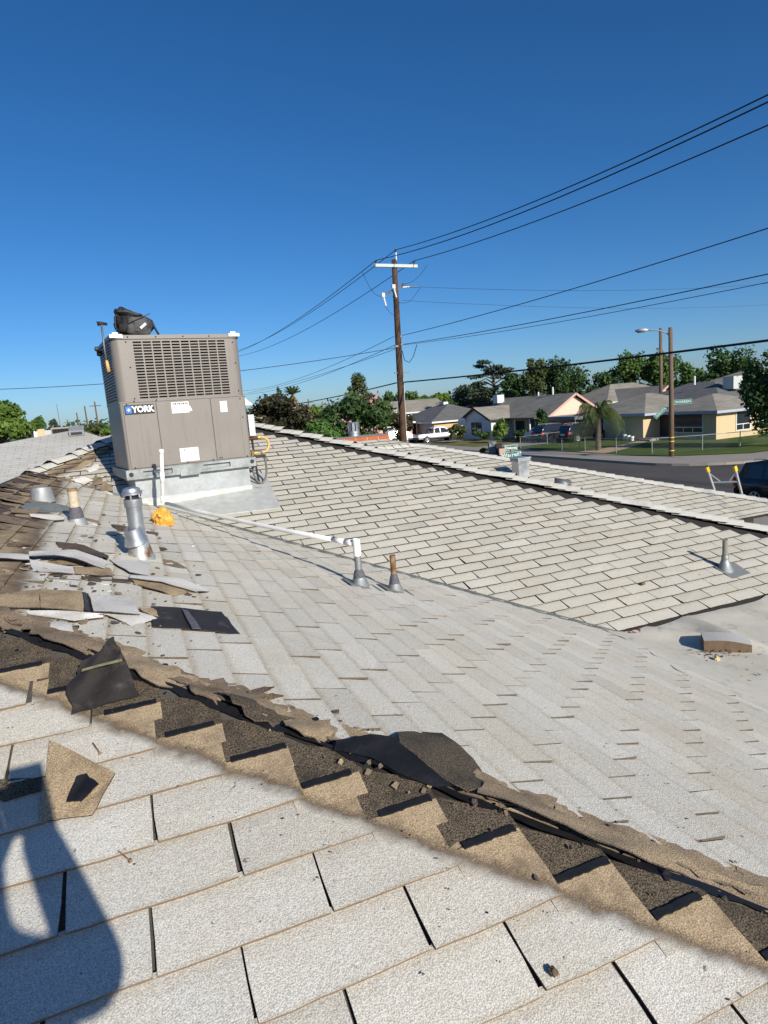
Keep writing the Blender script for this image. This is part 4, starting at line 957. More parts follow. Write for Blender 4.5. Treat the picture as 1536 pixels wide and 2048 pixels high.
blob('main_pouch', (.0, .03, .085), .135, .10, .085, M['black'], bag, 1, .34, .8)
blob('front_pocket', (.045, -.055, .075), .105, .035, .070, M['blackbag2'], bag, 2, .26, .65)
o = blob('top_pouch', (-.075, .03, .17), .075, .07, .055, M['black'], bag, 3, .40, .9); o.rotation_euler = (0, R(14), 0)
o = blob('flap', (-.02, -.02, .165), .10, .06, .018, M['blackbag2'], bag, 4, .2, .7); o.rotation_euler = (R(-14), R(12), 0)
MB().tube([(-.135, -.02, .01), (-.155, -.02, .08), (-.148, -.01, .15), (-.11, 0, .19)], .009, 8).build('strap', M['rubber'], bag, True)
MB().tube([(.11, -.03, .14), (.155, -.03, .115), (.175, -.03, .06), (.20, -.04, .005)], .009, 8).build('strap', M['rubber'], bag, True)
MB().obox((.05, -.098, .045), (.05, 0, .035), (-.012, 0, .016), (0, .004, 0)).build('silver_tag', M['ltgrey'], bag)
MB().beam((-.05, -.095, .095), (.14, -.09, .165), .012, .006).build('zip', M['rubber'], bag)
hm = thing('hammer', 'hammer with a yellow grip hanging on the left louvres of the air conditioner', 'hammer', AW(-.04, .12, zt-.05), R(4))
MB().tube([(0, 0, .20), (-.004, .0, -.02), (0, 0, -.16)], .009, 8).build('shaft', M['steelgrey'], hm, True)
MB().tube([(0, 0, -.13), (.002, 0, -.17), (.006, 0, -.235)], [.012, .016, .018], 10).build('grip', M['yellowhose'], hm, True)
MB().tube([(-.035, 0, .20), (.0, 0, .205), (.05, 0, .195)], [.022, .015, .012], 10).build('hammer_head', M['rubber'], hm, True)
pl_ = thing('glove', 'dark glove hooked on the back louvres of the air conditioner', 'glove', AW(-.035, .60, zt-.06), R(4)); blob('palm', (0, 0, 0), .025, .05, .03, M['black'], pl_, 6); blob('cuff', (-.02, .0, .04), .02, .04, .02, M['blackbag2'], pl_, 8)

# ---- chimney behind the wing ridge, bricks laid in courses
b = Vector((2.62, 10.48, -1.47))
ch = thing('chimney', 'low orange brick chimney with pale mortar beyond the ridge', 'chimney', b)
MB().box((.012, .012, .0), (1.668, .608, 1.0)).build('mortar_core', M['mortar'], ch)
zc = .0; k = 0
while zc < .98:
    x = 0 if k % 2 == 0 else -.105
    while x < 1.68:
        x0, x1 = max(0, x), min(1.68, x+.2)
        if x1-x0 > .04: MB().box((x0+.005, 0, zc+.005), (x1-.005, .10, zc+.06)).build('brick', M['brickM'], ch)
        x += .21
    y = .105 if k % 2 == 0 else .0
    if True:
        yy = .105
        while yy < .6:
            MB().box((1.58, yy, zc+.005), (1.68, min(.62, yy+.2), zc+.06)).build('brick', M['brickM'], ch); yy += .21
    zc += .0665; k += 1
MB().box((-.01, -.006, 1.0), (1.69, .626, 1.012)).build('chimney_cap', M['concretecap'], ch)
cv = thing('chimney_cowl', 'shiny round metal cowl standing on the brick chimney', 'chimney cowl', (3.74, 10.80, -.458))
lathe_part('collar', [(.095, .0), (.095, .05), (.105, .052), (.105, .085), (.09, .09)], M['galvbright'], cv); lathe_part('inner_pipe', [(.07, .05), (.07, .23)], M['galvdull'], cv)
for i in range(10):
    a = R(i*36); MB().obox((.10*math.cos(a)-.022*math.sin(a), .10*math.sin(a)+.022*math.cos(a), .085), (.044*math.sin(a), -.044*math.cos(a), 0), (.003*math.cos(a), .003*math.sin(a), 0), (0, 0, .15)).build('cowl_blade', M['galvbright'], cv)
lathe_part('cowl_top', [(.105, .232), (.107, .245), (.0001, .255)], M['galvbright'], cv)

# ---- aluminium ladder against the wing eave
ld = thing('ladder', 'aluminium ladder with yellow rail caps leaning above the far eave', 'ladder', (9.0, 7.62, -1.6))
lo = Vector((9.0, 7.62, -1.6)); tl_, tr_ = Vector((8.866, 7.787, -1.416)), Vector((9.126, 7.48, -1.409))
foot = Vector((1.05, .9, GZ+.0))
for p, q in ((tl_, foot+Vector((8.8, 7.9-.9, 0))), (tr_, foot+Vector((9.2, 7.35-.9, 0)))):
    q = Vector((p.x+.98, p.y-.42, GZ)) if p is tl_ else Vector((p.x+.86, p.y-.28, GZ))
    MB().beam(p-lo, q-lo, .042, .022).build('rail', M['alu'], ld)
    d = (p-q).normalized(); MB().beam(p-lo-d*.05, p-lo+d*.035, .06, .042).build('rail_cap', M['yellow'], ld); MB().beam(p-lo+d*.01, p-lo+d*.05, .04, .036).build('cap_pad', M['rubber'], ld)
qa, qb = Vector((tl_.x+.98, tl_.y-.42, GZ)), Vector((tr_.x+.86, tr_.y-.28, GZ))
for i in range(10):
    t_ = .07+i*.095; MB().tube([tl_.lerp(qa, t_)-lo, tr_.lerp(qb, t_)-lo], .016, 8).build('rung', M['alu'], ld)
a_, b_ = tl_.lerp(qa, .02)-lo, tl_.lerp(qa, .065).lerp(tr_.lerp(qb, .065), .32)-lo; MB().beam(a_, b_, .012, .02).build('gusset', M['alu'], ld)
a_, b_ = tr_.lerp(qb, .02)-lo, tr_.lerp(qb, .065).lerp(tl_.lerp(qa, .065), .32)-lo; MB().beam(a_, b_, .012, .02).build('gusset', M['alu'], ld)

# ---- loose things on the low roof
def pxflat(px, py, z=-1.778): return onpl(px, py, 0, 0, z)
a = pxflat(1408, 1303); bb = pxflat(1504, 1307); dirx = (bb-a); n_ = 10; Lb = dirx.length; dirx.normalize(); bk = Vector((-dirx.y, dirx.x, 0))
mb = MB(); V = []
for i in range(n_+1):
    t_ = i/n_; p = a+dirx*Lb*t_; h = .075+.015*math.sin(t_*3.0)-.02*t_
    for q in (p, p+Vector((0, 0, h)), p+bk*.13+Vector((0, 0, h+.012)), p+bk*.14): V.append(q-a)
F = []; m = []
for i in range(n_):
    for k in range(4):
        k2 = (k+1) % 4; F.append((i*4+k, i*4+k2, (i+1)*4+k2, (i+1)*4+k)); m.append(0 if k == 1 else 1)
F += [(0, 1, 2, 3), tuple(n_*4+k for k in (3, 2, 1, 0))]; m += [1, 1]
o = mesh_obj('roof_board', V, F, [M['boardtop'], M['wood']], None, False, m, a); flip_ok(o); tag(o, 'warped offcut with coated top and brown edge lying on rolled roofing', 'board')
def chip(px, py, pl, sx, sy, sz, mat, name, label, cat, rz=0, z=None, ry=0):
    p = pxflat(px, py) if pl is None else pxroof(pl, px, py, .008)
    o = blob(name, p+Vector((0, 0, sz*.6+.004)), sx, sy, sz, mat, None, px, .35, .8); o.rotation_euler = (0, ry, rz); tag(o, label, cat); return o
chip(1433, 1322, None, .018, .016, .016, plain('pale_crumb', (.55, .44, .24), .9), 'crumb', 'pale yellow crumb among leaf litter by the warped offcut', 'crumb')
chip(1489, 1370, None, .040, .016, .016, M['wood'], 'wood_chip', 'brown chip of wood where rolled roofing meets the shingles', 'wood chip', R(-30))
chip(1397, 1338, None, .034, .014, .008, M['wood'], 'wood_chip', 'flat curled brown chip on the rolled roofing edge', 'wood chip', R(-35))
chip(1286, 1170, PC, .022, .014, .012, M['wood'], 'tar_crumb', 'dark crumb alone in the middle of the pale back slope', 'crumb')
chip(1107, 1950, PA, .007, .010, .006, M['wood'], 'pebble', 'small brown pebble on the white shingles near the bottom edge', 'pebble')
# litter too small to pick apart
mb = MB()
for i in range(70):
    px, py = (random.gauss(1432, 24), random.gauss(1308, 6)) if i < 46 else (random.uniform(1290, 1536), random.uniform(1290, 1360))
    p = pxflat(px, py)+Vector((0, 0, .012)); s = random.uniform(.006, .018); a0 = random.uniform(0, 6)
    mb.add([p+Vector((math.cos(a0+k*2.1)*s*(1, .5, .7)[k], math.sin(a0+k*2.1)*s, random.uniform(-.004, .014))) for k in range(3)], [(0, 1, 2)])
o = mb.build('leaf_litter', M['wood']); o['kind'] = 'stuff'; o['label'] = 'scattered dry leaf crumbs on the rolled roofing'
mb = MB()
def grit(pl, px, py, s):
    p = pxroof(pl, px, py, .010 if pl is PA else .012); n_ = pln(pl); a0 = random.uniform(0, 6)
    u = Vector((1, 0, 0)); v = n_.cross(u); k = random.randint(5, 7); st = random.uniform(.45, .9)
    ring_ = [p+(u*math.cos(a0+i*6.283/k)+v*math.sin(a0+i*6.283/k)*st)*s*random.uniform(.7, 1.2) for i in range(k)]
    b0 = len(mb.v); mb.add(ring_+[p+n_*s*.5], [(i, (i+1) % k, k) for i in range(k)], random.choice([0, 0, 1, 2]))
for i in range(45): grit(PA, random.uniform(0, 1500), random.uniform(1480, 2048), random.choice([.001, .0012, .0012, .0015, .002, .003]))
for i in range(30):
    t_ = random.uniform(0, 1536); grit(PA, t_, 1430+t_*.36+random.gauss(0, 30), random.uniform(.0015, .0038))
for i in range(60): grit(PB, random.uniform(300, 1500), random.uniform(1230, 1700), random.uniform(.002, .005))
for i in range(40): grit(PC, random.uniform(520, 1500), random.uniform(960, 1240), random.uniform(.003, .007))
for i in range(60): grit(PB, random.uniform(60, 420), random.uniform(1040, 1300), random.uniform(.003, .008))
o = mb.build('roof_grit', [M['tar'], M['brown'], M['mastic']]); o['kind'] = 'stuff'; o['label'] = 'crumbs of tar and granules scattered over the shingles'
for px0, py0, px1, py1, lab in ((238, 1703, 261, 1722, 'bent roofing nail lying on a white shingle beside the shadow'), (186, 1486, 200, 1506, 'short rusty nail lying by the tan shingle wedge')):
    p, q = pxroof(PA, px0, py0, .014), pxroof(PA, px1, py1, .012)
    nl = thing('nail', lab, 'nail', q); MB().tube([p-q, Vector((0, 0, 0))], .0017, 6).build('shank', M['rust'], nl); MB().tube([Vector((0, 0, 0)), (q-p).normalized()*.0012], .0045, 8).build('head', M['rust'], nl)

# ================================================================== the photographer behind the phone (seen only as a shadow on the roof)
def skin_body(name, pts, edges, rad, root):
    me = bpy.data.meshes.new(name); me.from_pydata(pts, edges, []); o = bpy.data.objects.new(name, me); col.objects.link(o)
    m = o.modifiers.new('skin', 'SKIN'); m.use_smooth_shade = True; me.skin_vertices or None
    for i, r in enumerate(rad): me.skin_vertices[0].data[i].radius = (r, r) if not isinstance(r, tuple) else r
    for i in range(len(pts)): me.skin_vertices[0].data[i].use_root = (i == root)
    o.modifiers.new('sub', 'SUBSURF').levels = 2
    bpy.context.view_layer.update(); ev = o.evaluated_get(bpy.context.evaluated_depsgraph_get()); m2 = bpy.data.meshes.new_from_object(ev)
    bpy.data.objects.remove(o); m2.name = name; return m2
gA = lambda y: y/3-1.3165
pp = [(.0, -.62, -.60), (.0, -.61, -.38), (.0, -.58, -.15), (.0, -.55, -.03), (.0, -.53, .07), (.0, -.52, .15),      # pelvis spine chest neck head crown
      (.13, -.55, -.13), (.165, -.41, -.215), (.072, -.18, -.095), (.05, -.12, -.07),                                             # right arm
      (-.16, -.55, -.15), (-.25, -.42, -.34), (-.12, -.22, -.24), (-.06, -.16, -.16),                                          # left arm
      (.10, -.63, -.68), (.12, -.54, -1.06), (.14, -.58, gA(-.58)+.06), (.14, -.42, gA(-.42)+.03),
      (-.10, -.63, -.68), (-.13, -.54, -1.06), (-.14, -.66, gA(-.66)+.06), (-.14, -.50, gA(-.50)+.03)]
ee = [(0, 1), (1, 2), (2, 3), (3, 4), (4, 5), (2, 6), (6, 7), (7, 8), (8, 9), (2, 10), (10, 11), (11, 12), (12, 13), (0, 14), (14, 15), (15, 16), (16, 17), (0, 18), (18, 19), (19, 20), (20, 21)]
rr = [.145, .135, .14, .058, .088, .07, .065, .055, .042, .035, .065, .055, .042, .035, .095, .065, .05, .04, .095, .065, .05, .04]
import sys
if True:
    me = bpy.data.meshes.new('t'); tmp = None
    bm_ = skin_me = None
    o_ = bpy.data.objects.new('person_body', bpy.data.meshes.new('person_body')); o_.data.from_pydata(pp, ee, []); col.objects.link(o_)
    o_.modifiers.new('skin', 'SKIN'); o_.modifiers['skin'].use_smooth_shade = True
    bm_ = bmesh.new(); bm_.from_mesh(o_.data); lay = bm_.verts.layers.skin.verify()
    for i, v in enumerate(bm_.verts): v[lay].radius = (rr[i], rr[i]); v[lay].use_root = (i == 0)
    bm_.to_mesh(o_.data); bm_.free(); o_.modifiers.new('sub', 'SUBSURF').levels = 2
    bpy.context.view_layer.update(); m2 = bpy.data.meshes.new_from_object(o_.evaluated_get(bpy.context.evaluated_depsgraph_get())); bpy.data.objects.remove(o_)
    m2.name = 'person'; m2.materials.clear()
    for k_ in ('shirt', 'skin', 'jeans'): m2.materials.append(M[k_])
    for f in m2.polygons:
        c = f.center; f.material_index = 1 if (c.z > -.05 and c.y < -.42) or c.y > -.30 and c.z > -.5 else (2 if c.z < -.62 else 0)
    pe = bpy.data.objects.new('person', m2); link(pe); tag(pe, 'person in a dark shirt holding a phone, seen as the shadow at lower left', 'person')
    for side, w0, dirn in ((1, Vector((.05, -.12, -.07)), Vector((-.03, .06, .03))), (-1, Vector((-.06, -.16, -.16)), Vector((.03, .08, .06)))):
        d = dirn.normalized(); up = Vector((0, 0, 1)); rt = d.cross(up).normalized()
        for k_ in range(4):
            b0 = w0+rt*(k_-1.5)*.018*side; MB().tube([b0, b0+d*.05+up*.008, b0+d*.08+up*.02-rt*side*.01, b0+d*.085+up*.035-rt*side*.03], [.0095, .009, .008, .006], 8).build('finger', M['skin'], pe, True)
        b0 = w0-rt*side*.035; MB().tube([b0, b0+d*.02+up*.03, b0+d*.03+up*.055], [.011, .010, .007], 8).build('thumb', M['skin'], pe, True)
    lathe_part('hair', [(.0001, .205), (.06, .19), (.092, .14), (.096, .08), (.085, .05)], M['black'], pe, 20, (.0, -.545, .03))
ph_ = MB().box((-.006, -.030, -.135), (.070, -.021, .022)).build('phone', M['badge']); bevel(ph_, .004); tag(ph_, 'black phone held up by the person taking the picture', 'phone')

# ================================================================== neighbourhood: helpers
import numpy as np
rng_ = np.random.default_rng(3)
def uvmap(o):
    me = o.data; uv = me.uv_layers.new(name='UVMap')
    for f in me.polygons:
        n = f.normal; u = Vector((0, 0, 1)).cross(n)
        u = u.normalized() if u.length > 1e-4 else Vector((1, 0, 0)); v = n.cross(u)
        for li in f.loop_indices:
            p = me.vertices[me.loops[li].vertex_index].co; uv.data[li].uv = (p.dot(u), p.dot(v))
    return o
def roof(parent, x0, y0, x1, y1, ze, kind, rise, ov, mat, trim=None, gmat=None, org=(0, 0, 0)):
    """roof over the block; ze eave height, rise of the ridge above it"""
    o = Vector(org); X0, X1, Y0, Y1 = x0-ov, x1+ov, y0-ov, y1+ov; zr = ze+rise; cx, cy = (X0+X1)/2, (Y0+Y1)/2
    mb = MB()
    if kind == 'hip':
        if (X1-X0) >= (Y1-Y0): h = (Y1-Y0)/2; a, b = (X0+h, cy, zr), (X1-h, cy, zr)
        else: h = (X1-X0)/2; a, b = (cx, Y0+h, zr), (cx, Y1-h, zr)
        c = [(X0, Y0, ze), (X1, Y0, ze), (X1, Y1, ze), (X0, Y1, ze)]
        V = [Vector(p)-o for p in c+[a, b]]
        if (X1-X0) >= (Y1-Y0): F = [(0, 1, 5, 4), (1, 2, 5), (2, 3, 4, 5), (3, 0, 4)]
        else: F = [(0, 1, 4), (1, 2, 5, 4), (2, 3, 5), (3, 0, 4, 5)]
        mb.add(V, F)
    elif kind == 'gableY':
        mb.add([Vector(p)-o for p in ((X0, Y0, ze), (cx, Y0, zr), (X1, Y0, ze), (X0, Y1, ze), (cx, Y1, zr), (X1, Y1, ze))], [(0, 3, 4, 1), (1, 4, 5, 2)])
    else:
        mb.add([Vector(p)-o for p in ((X0, Y0, ze), (X0, cy, zr), (X0, Y1, ze), (X1, Y0, ze), (X1, cy, zr), (X1, Y1, ze))], [(0, 3, 4, 1), (1, 4, 5, 2)])
    ob = mb.build('roof', mat, parent); flip_ok(ob)
    for f in ob.data.polygons:
        if f.normal.z < 0: f.flip()
    uvmap(ob); s_ = ob.modifiers.new('t', 'SOLIDIFY'); s_.thickness = .06; s_.offset = -1
    if trim:
        if kind == 'hip':
            for p, q in (((X0, Y0), (X1, Y0)), ((X0, Y0), (X0, Y1)), ((X1, Y0), (X1, Y1)), ((X0, Y1), (X1, Y1))):
                MB().beam(Vector((*p, ze-.13))-o, Vector((*q, ze-.13))-o, .03, .2).build('fascia', trim, parent)
        elif kind == 'gableY':
            for X in (X0, X1): MB().beam(Vector((X, Y0, ze-.13))-o, Vector((X, Y1, ze-.13))-o, .03, .2).build('fascia', trim, parent)
            for X in (X0, X1): MB().beam(Vector((X, Y0-.02, ze-.11))-o, Vector((cx, Y0-.02, zr-.11))-o, .04, .22).build('bargeboard', trim, parent)
        else:
            for Y in (Y0, Y1): MB().beam(Vector((X0, Y, ze-.13))-o, Vector((X1, Y, ze-.13))-o, .03, .2).build('fascia', trim, parent)
            for Y in (Y0, Y1): MB().beam(Vector((X0-.02, Y, ze-.11))-o, Vector((X0-.02, cy, zr-.11))-o, .04, .22).build('bargeboard', trim, parent)
    if gmat is not None:
        if kind == 'gableY': MB().prism([Vector(p)-o for p in ((x0, y0, ze-.02), (x1, y0, ze-.02), (cx, y0, ze+rise*(x1-x0)/(X1-X0)-.02))], (0, .2, 0)).build('gable_wall', gmat, parent)
        if kind == 'gableX': MB().prism([Vector(p)-o for p in ((x0, y0, ze-.02), (x0, y1, ze-.02), (x0, cy, ze+rise*(y1-y0)/(Y1-Y0)-.02))], (.2, 0, 0)).build('gable_wall', gmat, parent)
    return ob
def walls(parent, x0, y0, x1, y1, z1, mat, org=(0, 0, 0)):
    ob = MB().box(Vector((x0, y0, GZ))-Vector(org), Vector((x1, y1, z1))-Vector(org)).build('wall', mat, parent); return ob
def window(parent, face, c, a0, a1, z0, z1, org=(0, 0, 0), frame=None, mull=1, trans=None):
    """face '-X': plane x=c, a along y; face '-Y': plane y=c, a along x"""
    o = Vector(org); frame = frame or M['whitetrim']
    def P(a, z, d): return (Vector((c-d, a, z)) if face == '-X' else Vector((a, c-d, z)))-o
    def bx(a, b, za, zb, d0, d1, m, nm, par):
        v = [P(a, za, d0), P(b, zb, d1)]; lo = [min(v[0][i], v[1][i]) for i in range(3)]; hi = [max(v[0][i], v[1][i]) for i in range(3)]
        return MB().box(lo, hi).build(nm, m, par)
    w_ = bx(a0, a1, z0, z1, -.03, .012, M['glass'], 'window', parent); f_ = .07
    for a, b, za, zb in ((a0-f_, a1+f_, z1, z1+f_), (a0-f_, a1+f_, z0-f_, z0), (a0-f_, a0, z0, z1), (a1, a1+f_, z0, z1)): bx(a, b, za, zb, -.02, .05, frame, 'window_frame', w_)
    for i in range(mull): t_ = a0+(a1-a0)*(i+1)/(mull+1); bx(t_-.03, t_+.03, z0, z1 if trans is None else trans-.03, .012, .035, frame, 'mullion', w_)
    if trans is not None: bx(a0, a1, trans-.03, trans+.03, .012, .035, frame, 'transom', w_)
    return w_
def slab(parent, face, c, a0, a1, z0, z1, mat, name, org=(0, 0, 0), d=.03):
    o = Vector(org)
    if face == '-X': return MB().box(Vector((c-d, a0, z0))-o, Vector((c+.01, a1, z1))-o).build(name, mat, parent)
    return MB().box(Vector((a0, c-d, z0))-o, Vector((a1, c+.01, z1))-o).build(name, mat, parent)
def boxat(parent, c, sx, sy, sz, mat, name, org): return MB().cbox(Vector(c)-Vector(org), sx, sy, sz).build(name, mat, parent)
EA_ = GZ+2.5       # common eave height

# ---- cream house on the corner
og = (43.5, 44, GZ); h = thing('cream_house', 'cream stucco corner house with grey hip roof and big front window', 'house', og)
walls(h, 43.5, 37.4, 48.3, 43.4, EA_, M['cream'], og); walls(h, 48.32, 38.6, 56, 52, EA_-.01, M['cream'], og); walls(h, 41.8, 43.42, 48.3, 51.8, EA_-.005, M['cream'], og)
roof(h, 43.5, 37.4, 50, 43.4, EA_, 'hip', 1.25, .55, M['roofgrey'], M['bluetrim'], None, og)
roof(h, 41.8, 43.2, 51, 51.8, EA_+.03, 'hip', 1.65, .5, M['roofgrey'], M['bluetrim'], None, og)
roof(h, 45.5, 38.6, 56, 52, EA_+.015, 'hip', 2.3, .5, M['roofslate'], M['bluetrim'], None, og)
window(h, '-X', 43.5, 38.7, 41.6, GZ+.75, GZ+2.25, og, mull=2, trans=GZ+1.15); window(h, '-Y', 37.4, 45.7, 47.2, GZ+.75, GZ+2.3, og, mull=1, trans=GZ+1.2); window(h, '-X', 41.8, 48.4, 50.3, GZ+1.05, GZ+2.15, og, mull=1)
window(h, '-Y', 38.6, 49.3, 50.3, GZ+1.2, GZ+2.2, og)
slab(h, '-X', 43.5, 42.2, 43.2, GZ+.3, GZ+2.35, M['door'], 'door', og); boxat(h, (42.6, 42.6, GZ+.28), 1.7, 1.6, .22, M['concrete'], 'step', og); boxat(h, (41.4, 42.6, GZ+.22), .7, 1.4, .2, M['concrete'], 'step', og)
for y in (38.9, 41.9): slab(h, '-X', 43.5, y, y+.45, GZ+.25, GZ+.42, M['greywall'], 'crawl_vent', og)
for y in (45.3, 50.6): slab(h, '-X', 41.8, y, y+.45, GZ+.25, GZ+.42, M['greywall'], 'crawl_vent', og)
boxat(h, (50.2, 41.5, EA_+2.05), 1.1, 1.1, 1.1, M['cooler'], 'evaporative_cooler', og); MB().tube([Vector((49, 44.5, EA_+2.1))-Vector(og), Vector((49, 44.5, EA_+2.9))-Vector(og)], .08, 8).build('roof_pipe', M['whitetrim'], h)
# ---- peach gabled house
og = (42, 62, GZ); h = thing('peach_house', 'peach gabled house with pink bargeboards and a shaded porch', 'house', og)
walls(h, 41.2, 56, 47.6, 68.5, EA_, M['peach'], og); walls(h, 38.4, 63.0, 41.18, 69.6, EA_-.01, M['whitewall'], og)
roof(h, 41.2, 56, 47.6, 70, EA_, 'gableY', 2.25, .45, M['roofgrey'], M['pinktrim'], M['peach'], og)
roof(h, 38.4, 63.0, 44, 69.6, EA_-.02, 'gableX', 1.45, .35, M['rooflight'], M['darkwood'], M['whitewall'], og)
window(h, '-X', 38.4, 65.2, 67.4, GZ+.75, GZ+2.1, og, M['darkwood'], mull=1); slab(h, '-X', 41.2, 58.6, 59.6, GZ+.15, GZ+2.2, M['teal'], 'door', og); window(h, '-X', 41.2, 60.6, 62.2, GZ+1.0, GZ+2.0, og, M['darkwood'])
for y in (57.2, 60.0): MB().beam(Vector((39.6, y, GZ))-Vector(og), Vector((39.6, y, EA_))-Vector(og), .12, .12).build('porch_post', M['whitetrim'], h)
mb = MB().box(Vector((39.3, 56.0, EA_-.12))-Vector(og), Vector((41.3, 63.2, EA_))-Vector(og)); mb.build('porch_roof', M['roofgrey'], h)
boxat(h, (43.3, 69, EA_+2.2), 1.0, 1.0, 1.0, M['ltgrey'], 'evaporative_cooler', og)
for y, hh in ((59.5, .75), (62.2, .35)): MB().tube([Vector((44.4, y, EA_+2.1))-Vector(og), Vector((44.4, y, EA_+2.3+hh))-Vector(og)], .09, 8).build('roof_pipe', M['whitetrim'], h)
MB().lathe([(.06, 0), (.42, .1), (.48, .18)], 20, Vector((37.9, 68.9, EA_-.2))-Vector(og), axis=(-.6, -.6, .25)).build('satellite_dish', M['whitetrim'], h, True)
# carport with the low grey roof between the two
og = (41, 53, GZ); h = thing('carport', 'long low grey carport roof behind the parked dark cars', 'carport', og)
MB().box(Vector((40.2, 50.6, EA_-.35))-Vector(og), Vector((47.5, 55.6, EA_-.02))-Vector(og)).build('carport_roof', M['greywall'], h)
for x, y in ((40.5, 50.9), (40.5, 55.3), (47.2, 50.9), (47.2, 55.3)): MB().beam(Vector((x, y, GZ))-Vector(og), Vector((x, y, EA_-.36))-Vector(og), .1, .1).build('post', M['whitetrim'], h)
# second peach gable further back
og = (58, 60, GZ); h = thing('far_peach_house', 'distant peach gable house between the palm and the corner house', 'house', og)
walls(h, 56, 58, 62.5, 70, EA_, M['peach'], og); roof(h, 56, 58, 62.5, 70, EA_, 'gableY', 2.3, .45, M['roofgrey'], M['pinktrim'], M['peach'], og)
# ---- tan house with slate hip roof and garage
og = (36.5, 74, GZ); h = thing('tan_house', 'tan stucco house under a dark slate hip roof with garage', 'house', og)
walls(h, 36.5, 73.8, 46, 84, EA_, M['tanwall'], og); roof(h, 36.5, 73.8, 46, 86, EA_, 'hip', 2.1, .5, M['roofslate'], M['whitetrim'], None, og)
slab(h, '-X', 36.5, 74.6, 77.4, GZ+.02, GZ+2.2, M['garage'], 'garage_door', og); slab(h, '-X', 36.5, 78.6, 83.5, GZ+.02, GZ+2.3, M['darkwood'], 'porch_opening', og)
for y in (78.4, 81.5): MB().beam(Vector((36.2, y, GZ))-Vector(og), Vector((36.2, y, EA_))-Vector(og), .14, .14).build('porch_post', M['whitetrim'], h)
boxat(h, (41.2, 79.5, EA_+2.2), .7, .7, .35, M['whitetrim'], 'roof_vent', og)
# ---- further houses
def farhouse(name, label, px, py_eave, D, wx, wy, rise, wm, rm, kind='hip', trim=None, win=True):
    c = atd(px, py_eave, D); og = (c.x, c.y, GZ); h = thing(name, label, 'house', og); ze = c.z
    walls(h, c.x-wx/2, c.y-wy/2, c.x+wx/2, c.y+wy/2, ze, wm, og); roof(h, c.x-wx/2, c.y-wy/2, c.x+wx/2, c.y+wy/2, ze, kind, rise, .4, rm, trim or M['whitetrim'], wm, og)
    if win: window(h, '-Y', c.y-wy/2, c.x-.8, c.x+.8, ze-1.7, ze-.6, og)
    return h, c, og
farhouse('brown_roof_house', 'small pale house with a brown roof behind the utility pole', 753, 847, 88, 7, 8, 2.4, M['brickwall'], M['roofbrown'], 'hip')
h, c, og = farhouse('grey_roof_house', 'low grey roofed house just right of the utility pole', 815, 824, 112, 11, 9, 2.0, M['whitewall'], M['roofgrey'], 'gableX', win=False)
h, c, og = farhouse('chimney_house', 'pale distant house with a tall orange chimney on a dark roof', 935, 833, 112, 13, 9, 2.2, M['whitewall'], M['roofdark'], 'gableY')
MB().box((-.2, -1, c.z-GZ), (.9, .2, c.z-GZ+3.9)).build('chimney', M['brickM'], h)
h, c, og = farhouse('dark_roof_house', 'low dark brown roof behind the peach house', 985, 822, 105, 15, 9, 1.5, M['whitewall'], M['roofbrown'], 'hip')
MB().box((2.6, -3.5, c.z-GZ+.4), (3.6, -2.7, c.z-GZ+1.9)).build('chimney', M['brickM'], h)
h, c, og = farhouse('solar_house', 'grey house roof carrying dark solar panels at far right', 1490, 784, 78, 12, 12, 2.3, M['cream'], M['roofgrey'], 'hip')
for i in range(4): MB().obox((-4.2+i*1.6, -5.0, c.z-GZ+.65), (1.45, 0, 0), (0, 2.6, 1.0), (0, -.03, .06)).build('solar_panel', M['solar'], h)
farhouse('pale_roof_house', 'pale roofed house half hidden behind the tall pole', 770, 836, 120, 9, 9, 1.8, M['tanwall'], M['rooflight'], 'hip', win=False)
farhouse('grey_back_house', 'grey back roof between the palm crown and the trees', 1245, 800, 92, 13, 9, 2.2, M['whitewall'], M['roofgrey'], 'hip', win=False)
for px, py, D, lab in ((760, 820, 96, 'grey evaporative cooler on the brown roof beside the pole'), (785, 822, 104, 'pale evaporative cooler touching the utility pole')):
    c = atd(px, py, D); ck = thing('evaporative_cooler', lab, 'cooler', (c.x, c.y, c.z-.9)); MB().cbox((0, 0, .55), 1.1, 1.1, 1.1).build('cabinet', M['cooler'], ck); MB().box((-.35, -.57, .2), (.35, -.552, .9)).build('louvre_panel', M['steelgrey'], ck); MB().cbox((0, 0, -1.2), .5, .5, 2.4).build('duct', M['greywall'], ck)
# ---- neighbour's coated roof on the left
nbz = lambda Y: Y/3+NBK
ap = atd(155, 859, 17.0); NBK = ap.z-ap.y/3
og = (ap.x, ap.y, GZ); h = thing('neighbour_house', 'neighbouring house with a broad pale coated roof and ridge vent', 'house', og)
def nb(px, py): return onpl(px, py, 0, 1/3, NBK)
T_ = [nb(-160, 915), nb(0, 888), nb(60, 876), nb(155, 859), nb(203, 874), nb(232, 868), nb(300, 862), nb(420, 880)]
Bt = [nb(-160, 1010), nb(420, 960)]; bk = [p+Vector((0, 6, -2)) for p in T_]
mb = MB(); V = T_+[Bt[1], Bt[0]]+bk; n_ = len(T_)
V = [p-Vector(og) for p in V]
mb.add(V, [tuple(range(n_+2))]+[(i, n_+2+i, n_+3+i, i+1) for i in range(n_-1)]); ob = mb.build('roof', M['roofwhite'], h); flip_ok(ob)
for f in ob.data.polygons:
    if f.normal.z < 0: f.flip()
uvmap(ob); s_ = ob.modifiers.new('t', 'SOLIDIFY'); s_.thickness = .05; s_.offset = -1
w0, w1 = Bt[0]-Vector(og), Bt[1]-Vector(og); MB().box((w0.x+.3, max(w0.y, w1.y)+.4, 0), (w1.x-.3, 5.0, min(w0.z, w1.z)-.05)).build('wall', M['whitewall'], h)
